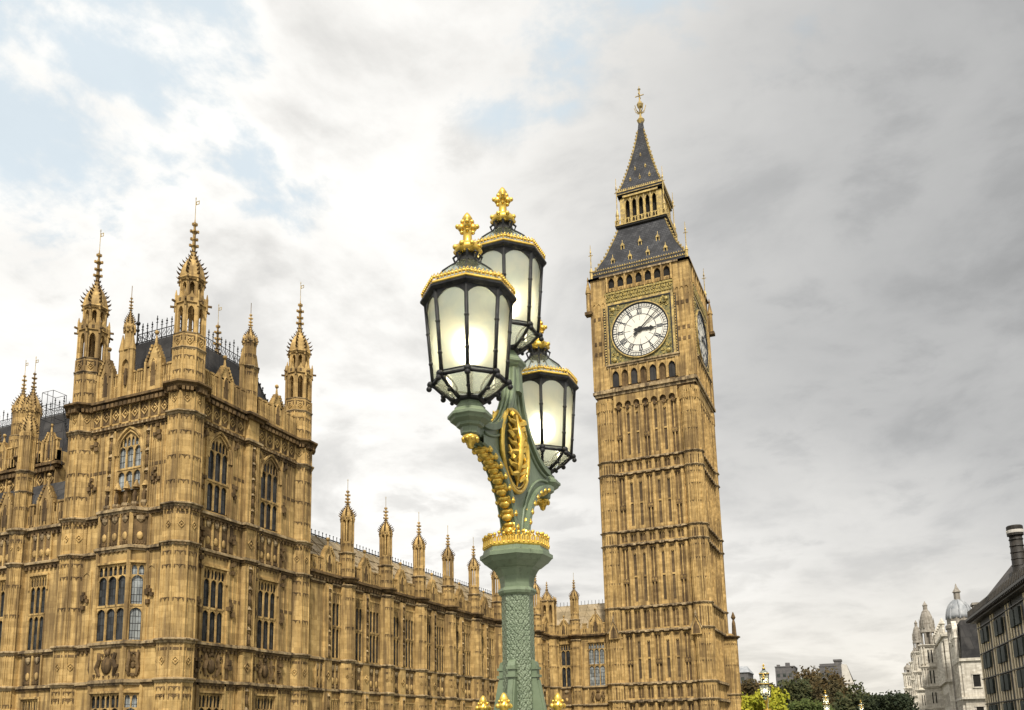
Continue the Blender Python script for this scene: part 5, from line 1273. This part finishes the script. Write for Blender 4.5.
# corner building with slate mansard, white stone
def at(px, py, Y): return at_y(px, py, Y)
def window_grid(b, x0, x1, zs, n, y, w=.9, h=1.7):
    for z in zs:
        for i in range(n):
            c = x0+(i+.5)*(x1-x0)/n; b.m = 1; b.box(c-w/2, c+w/2, y-.01, y+.05, z, z+h); b.m = 0
            b.box(c-w/2-.2, c+w/2+.2, y-.2, y, z+h, z+h+.25); b.box(c-w/2-.2, c+w/2+.2, y-.16, y, z-.2, z); b.box(c-w/2-.18, c-w/2, y-.1, y, z, z+h); b.box(c+w/2, c+w/2+.18, y-.1, y, z, z+h)
cA = at(966, 705, 172)
cb = thing('corner_building', 'white stone corner building with gabled front and steep dark slate mansard roof', 'building', (cA.x, cA.y, GZ), rz=R(0))
b = MB(); H0 = -GZ
zc1 = at(966, 661, 172).z+H0; zg = at(951, 617, 172).z+H0
b.box(0, 9, 0, 16, 0, zc1); b.box(-.3, 9, -.3, 16, zc1, zc1+.5); b.box(-.5, 9, -.5, 16, zc1*.62, zc1*.62+.4)
window_grid(b, .8, 8.5, (zc1*.2, zc1*.42, zc1*.74), 3, 0, 1.1, 2.1)
b.T = Matrix.Rotation(-PI/2, 4, 'Z'); window_grid(b, -15, -1, (zc1*.2, zc1*.42, zc1*.74), 5, 0, 1.1, 2.1)
for i in range(6): x = -15.5+i*3; b.box(x-.25, x+.25, -.45, 0, 0, zc1)
# gabled street front on the west-facing return
b.T = Matrix.Rotation(-PI/2, 4, 'Z')
b.plate([(-13, zc1), (-3, zc1), (-3, zc1+2), (-4.4, zc1+4), (-5, zg-1.6), (-7, zg), (-9, zg-1.6), (-10, zc1+4), (-13, zc1+2)], -.4, .4); b.box(-10, -6, -.6, .2, zc1+3.4, zc1+3.7)
for x in (-3, -5, -9.2, -13): b.lathe([(.4, zc1), (.4, zc1+4.2), (.55, zc1+4.4), (.1, zc1+6)], 6, x, -.2)
b.build('wall', ('white_stone', 'dark'), cb)
b = MB(); b.put([(.2, 0, zc1+.5), (9, 0, zc1+.5), (9, 15, zc1+.5), (.2, 15, zc1+.5), (.7, 1.6, zg-.5), (9, 1.6, zg-.5), (9, 13.5, zg-.5), (.7, 13.5, zg-.5)], [(0, 1, 5, 4), (1, 2, 6, 5), (2, 3, 7, 6), (3, 0, 4, 7), (4, 5, 6, 7)]); b.build('roof', 'slate', cb)
b = MB(); b.box(4.3, 6.3, .2, 2.5, zc1+.5, zc1+3.2); b.build('dormer', 'slate', cb)
b = MB(); b.box(3.4, 4.6, 6, 9, zg-2, zg+2.6); b.box(3.2, 4.8, 5.8, 9.2, zg+2.6, zg+3); b.build('chimney', 'white_dark', cb)
# domed building behind
dP = at(959.5, 619, 188)
dm = thing('domed_building', 'grey domed tower with small cupola rising behind the white corner building', 'building', (dP.x, dP.y, GZ))
rD = 24/2/ (FPX/ (dP.dot(fw)))*.98
zD = dP.z-GZ
b = MB(); b.lathe([(rD*1.1, 0), (rD*1.1, zD-2), (rD*1.2, zD-1.8), (rD*1.2, zD-1.2), (rD*1.02, zD-1)], 8); b.lathe([(rD, zD-1.2), (rD, zD+.2)], 12); b.build('drum', 'white_dark', dm)
b = MB(); zT = at(957, 600, 188).z-GZ; hh = zT-zD
b.lathe([(rD, zD), (rD*.98, zD+hh*.2), (rD*.9, zD+hh*.45), (rD*.75, zD+hh*.68), (rD*.5, zD+hh*.88), (rD*.25, zD+hh*1.0)], 16, smooth=True)
for k in range(8): a = PI/4*k; b.tube([(rD*r_*math.cos(a), rD*r_*math.sin(a), zD+hh*q) for r_, q in ((1.02, 0), (1, .2), (.92, .45), (.77, .68), (.52, .88), (.27, 1.0))], .14, 5)
b.build('dome', 'lead', dm)
b = MB(); b.lathe([(rD*.3, zT-.2), (rD*.26, zT), (rD*.26, zT+1.4), (rD*.36, zT+1.5), (rD*.3, zT+1.7), (rD*.12, zT+2.4), (.05, zT+3.2)], 8); b.build('cupola', 'white_dark', dm)
# government building with stone cupola towers
def cupola_tower(px, ytop, ybase, Y, wpx, label, name='cupola_tower', n_st=3):
    p = at(px, 640, Y); sc = FPX/p.dot(fw); w = wpx/sc*.92; zt_ = at(px, ytop, Y).z-GZ; zb_ = at(px, ybase, Y).z-GZ
    t = thing(name, label, 'tower', (p.x, p.y, GZ), 'white stone cupola towers', R(-3))
    b = MB(); h = w/2
    b.box(-h, h, -h, h, 0, zb_)
    for q in (.42, .62, .8, 1.0): z = zb_*q; b.box(-h-.3, h+.3, -h-.3, h+.3, z-.5, z-.2); b.box(-h-.5, h+.5, -h-.5, h+.5, z-.2, z)
    for k in range(4):
        b.T = Matrix.Rotation(PI/2*k, 4, 'Z')
        for x in (-h*.92, -h*.62, h*.62, h*.92): b.lathe([(h*.10, zb_*.62), (h*.09, zb_*.8-.5)], 8, x, -h-.15); b.lathe([(h*.10, zb_*.82), (h*.09, zb_-.5)], 8, x, -h-.15)
        b.m = 1
        for za_, zc_ in ((.64, .76), (.83, .95), (.46, .56)):
            for q in (-.26, .12): b.box(h*q, h*(q+.14), -h-.03, -h+.1, zb_*za_, zb_*zc_)
        b.m = 0
    b.T = Matrix(); b.build('shaft', ('white_stone', 'dark'), t)
    c = MB(); r_ = h*.92; H_ = zt_-zb_
    for k in range(8): a = PI/8+PI/4*k; c.lathe([(r_*.16, zb_), (r_*.15, zb_+H_*.3)], 6, r_*.86*math.cos(a), r_*.86*math.sin(a)); c.lathe([(r_*.12, zb_+H_*.38), (r_*.02, zb_+H_*.6)], 5, r_*.98*math.cos(a), r_*.98*math.sin(a))
    c.lathe([(r_*.55, zb_), (r_*.55, zb_+H_*.3)], 8); c.lathe([(r_*1.08, zb_+H_*.28), (r_*.98, zb_+H_*.34), (r_*.95, zb_+H_*.38), (r_*.93, zb_+H_*.5), (r_*.78, zb_+H_*.64), (r_*.5, zb_+H_*.76), (r_*.3, zb_+H_*.8), (r_*.28, zb_+H_*.88), (r_*.36, zb_+H_*.9), (r_*.1, zb_+H_*.97), (.05, zt_)], 12)
    c.build('cupola', 'white_dark', t); return t
cupola_tower(928.5, 601, 645, 222, 17, 'largest white stone tower with arched cupola beside the gabled corner building')
cupola_tower(917.5, 620, 652, 246, 11, 'slimmer white stone cupola tower just left of the largest one')
cupola_tower(913.5, 647, 662, 262, 10, 'lower domed white stone turret in front of the far tower row')
cupola_tower(905, 663, 673, 285, 9, 'smallest white stone tower with round top above the dark trees')
gA = at(946, 640, 215); gv = thing('government_building', 'white stone columned block between the cupola towers and the corner building', 'building', (gA.x, gA.y, GZ), rz=R(0))
b = MB(); zg_ = gA.z-GZ; b.box(-1.5, 6, -18, 20, 0, zg_); b.box(-1.9, 6, -18.4, 20, zg_-.8, zg_-.3); b.box(-2.1, 6, -18.6, 20, zg_*.6, zg_*.6+.5)
b.T = Matrix.Translation((-1.5, 0, 0)) @ Matrix.Rotation(-PI/2, 4, 'Z'); window_grid(b, -18, 17, (zg_*.2, zg_*.42, zg_*.66, zg_*.8), 9, 0, 1.2, 2.2)
for i in range(10): b.lathe([(.4, zg_*.62), (.36, zg_*.93)], 8, -18+i*3.9, -.3)
b.T = Matrix.Translation((0, -18, 0)); window_grid(b, -1, 6, (zg_*.2, zg_*.42, zg_*.66, zg_*.8), 2, 0, 1.2, 2.2)
b.build('wall', ('white_stone', 'dark'), gv)
for i in range(8): b = MB(); b.lathe([(.5, zg_), (.45, zg_+1.6), (.7, zg_+1.8), (.1, zg_+3)], 6, -1.5, -17+i*4.6); b.build('roof_urn', 'white_stone', gv)

# ================================================================== distant buildings behind the trees
def far_block(px0, px1, ytop, Y, label, m_, parts):
    p0, p1 = at(px0, ytop, Y), at(px1, ytop, Y); w = p1.x-p0.x; h = (p0.z+p1.z)/2-GZ
    t = thing('distant_building', label, 'building', (p0.x, Y, GZ)); b = MB(); b.box(0, w, 0, 16, 0, h)
    for i in range(int(h/3.2)):
        for j in range(max(1, int(w/2.6))): b.m = 1; b.box(j*2.6+.6, j*2.6+1.9, -.05, .1, i*3.2+1, i*3.2+2.6); b.m = 0
    b.box(-.2, w+.2, -.2, 16, h, h+.4); b.build('wall', (m_, 'office_glass'), t); parts(t, w, h); return t
def p_a(t, w, h):
    b = MB(); b.box(w*.5, w*.72, 4, 7, h+.4, h+2.2); b.box(w*.05, w*.2, 3, 6, h+.4, h+1.4); b.build('plant_room', 'brick_dark', t)
far_block(775, 794, 667, 420, 'dark brick block with flat roof showing above the autumn trees', 'brick_dark', p_a)
def p_b(t, w, h):
    b = MB(); b.box(0, w, 4, 10, h+.4, h+1.6); b.build('parapet', 'brick_dark', t)
far_block(819, 834, 666.5, 430, 'low dark roofline showing beside the pale gabled house', 'brick_dark', p_b)
g0 = at(834, 662, 400); gh = thing('gabled_house', 'pale house with tall dark chimney stack and sloping gable above the trees', 'building', (g0.x, 400, GZ))
g1 = at(843, 662, 400); g2 = at(856, 690, 400); hz = g0.z-GZ; hz2 = g2.z-GZ
b = MB(); b.plate([(g1.x-g0.x-2, 0), (g2.x-g0.x, 0), (g2.x-g0.x, hz2), (g1.x-g0.x+1.2, hz-1.2), (g1.x-g0.x-2, hz-1.0)], 0, 14); b.box(g1.x-g0.x-2, g2.x-g0.x-.4, -.2, 0, hz2+3.0, hz2+3.4); b.build('wall', 'render', gh)
b = MB(); b.box(0, g1.x-g0.x-.8, -1, 6, 0, hz+.3); b.box(-.3, g1.x-g0.x-.5, -1.3, 6.3, hz+.3, hz+1); b.build('chimney', 'brick_dark', gh)
b = MB(); b.tube([(g1.x-g0.x+.8, 7, hz-1), (g2.x-g0.x+.3, 7, hz2)], .5, 4); b.build('roof', 'slate', gh)
def p_c(t, w, h):
    b = MB(); b.put([(-.5, -.5, h+.4), (w+.5, -.5, h+.4), (w+.5, 16, h+.4), (-.5, 16, h+.4), (w*.2, 8, h+3.5), (w*.8, 8, h+3.5)], [(0, 1, 5, 4), (1, 2, 5), (2, 3, 4, 5), (3, 0, 4)]); b.build('roof', 'lead', t)
far_block(733, 748, 673.5, 380, 'grey roofed building just right of the clock tower foot', 'brick_dark', p_c)

# ================================================================== trees
def leafmat(name, c1, c2, c3):
    m, t, b = mat(name, c1, .75, 0, .2); p = position(t)
    f = noise(t, p, .35, 3, .6); f2 = noise(t, p, 2.4, 2, .6)
    c = mixc(t, sstep(t, f, .4, .62), c1, c2); c = mixc(t, mth(t, 'MULTIPLY', sstep(t, f2, .5, .7), .7), c, c3)
    t.links.new(c, b.inputs['Base Color'])
    b.inputs['Subsurface Weight'].default_value = 0; return m
M['leaf_brown'] = leafmat('autumn_brown_leaves', (.045, .04, .017), (.08, .055, .02), (.10, .065, .022))
M['leaf_olive'] = leafmat('olive_leaves', (.032, .042, .016), (.055, .058, .022), (.07, .06, .02))
M['leaf_dark'] = leafmat('dark_green_leaves', (.018, .027, .013), (.03, .038, .016), (.04, .045, .018))
M['leaf_yellow'] = leafmat('yellow_green_leaves', (.26, .27, .02), (.38, .34, .03), (.16, .20, .02))
M['leaf_green'] = leafmat('mid_green_leaves', (.05, .075, .018), (.08, .10, .025), (.10, .10, .03))
def tree(px, ytop, Y, wpx, leaf, label, seed, squash=1., bare=.0):
    rr = random.Random(seed); top = at(px, ytop, Y); w = wpx/(FPX/top.dot(fw))/2; base = GZ+.1; H = top.z-base
    t = thing('tree', label, 'tree', (top.x, Y, base), 'trees beyond the clock tower')
    cz_ = H-w*.95*squash; b = MB()
    tr_ = max(.22, H*.018)
    b.tube([(0, 0, -.3), (.1, 0, H*.25), (-.1, .1, H*.5), (0, 0, H*.8)], .3, 8, rad=[tr_*1.3, tr_, tr_*.7, tr_*.25])
    cl = []
    for i in range(26):
        a, e = rr.uniform(0, 2*PI), math.asin(rr.uniform(-.55, 1)); q = rr.uniform(.35, .92)
        c = Vector((w*q*math.cos(a)*math.cos(e), w*q*math.sin(a)*math.cos(e), cz_+w*.95*squash*q*math.sin(e))); cl.append((c, w*rr.uniform(.2, .42)))
        if i < 9:
            s0 = Vector((0, 0, H*rr.uniform(.3, .55))); b.tube([s0, s0.lerp(c, .5)+Vector((0, 0, .3)), c], .1, 5, rad=[tr_*.5, tr_*.3, tr_*.1])
    b.build('trunk', 'bark', t)
    f = MB(); ls = max(.22, .0016*Y)
    for c, r_ in cl:
        nl = int(170*(1-bare))
        for j in range(nl):
            d = Vector((rr.gauss(0, 1), rr.gauss(0, 1), rr.gauss(0, .8))).normalized()*(r_*rr.random()**.45*rr.uniform(.8, 1.25)); p = c+d
            u = Vector((rr.gauss(0, 1), rr.gauss(0, 1), rr.gauss(0, 1))).normalized(); v_ = u.orthogonal().normalized(); s_ = ls*rr.uniform(.6, 1.5)
            f.put([p-u*s_, p+v_*s_*.6, p+u*s_, p-v_*s_*.6], [(0, 1, 2, 3)])
    f.build('crown', leaf, t)
tree(748, 679, 190, 44, 'leaf_brown', 'brown autumn tree close against the foot of the clock tower', 1)
tree(765, 690, 112, 50, 'leaf_yellow', 'bright yellow green tree behind the distant lamp', 2, .7)
tree(788, 677, 205, 50, 'leaf_olive', 'olive brown tree below the dark brick block', 3)
tree(812, 667, 215, 64, 'leaf_brown', 'tall rounded brown autumn tree in front of the low dark roofline', 4)
tree(832, 675, 200, 46, 'leaf_brown', 'brown tree beside the chimney of the pale gabled house', 5)
tree(856, 686, 190, 52, 'leaf_olive', 'broad olive green tree under the gable of the pale house', 6)
tree(880, 694, 180, 40, 'leaf_dark', 'low dark green tree right of the broad olive tree', 7)
tree(898, 688, 175, 44, 'leaf_dark', 'darkest tree standing before the white cupola towers', 8)
tree(806, 697, 150, 46, 'leaf_green', 'small fresh green tree low in front of the tall brown one', 9, .7)
tree(770, 684, 230, 40, 'leaf_brown', 'thin brown tree behind the yellow green one', 10)
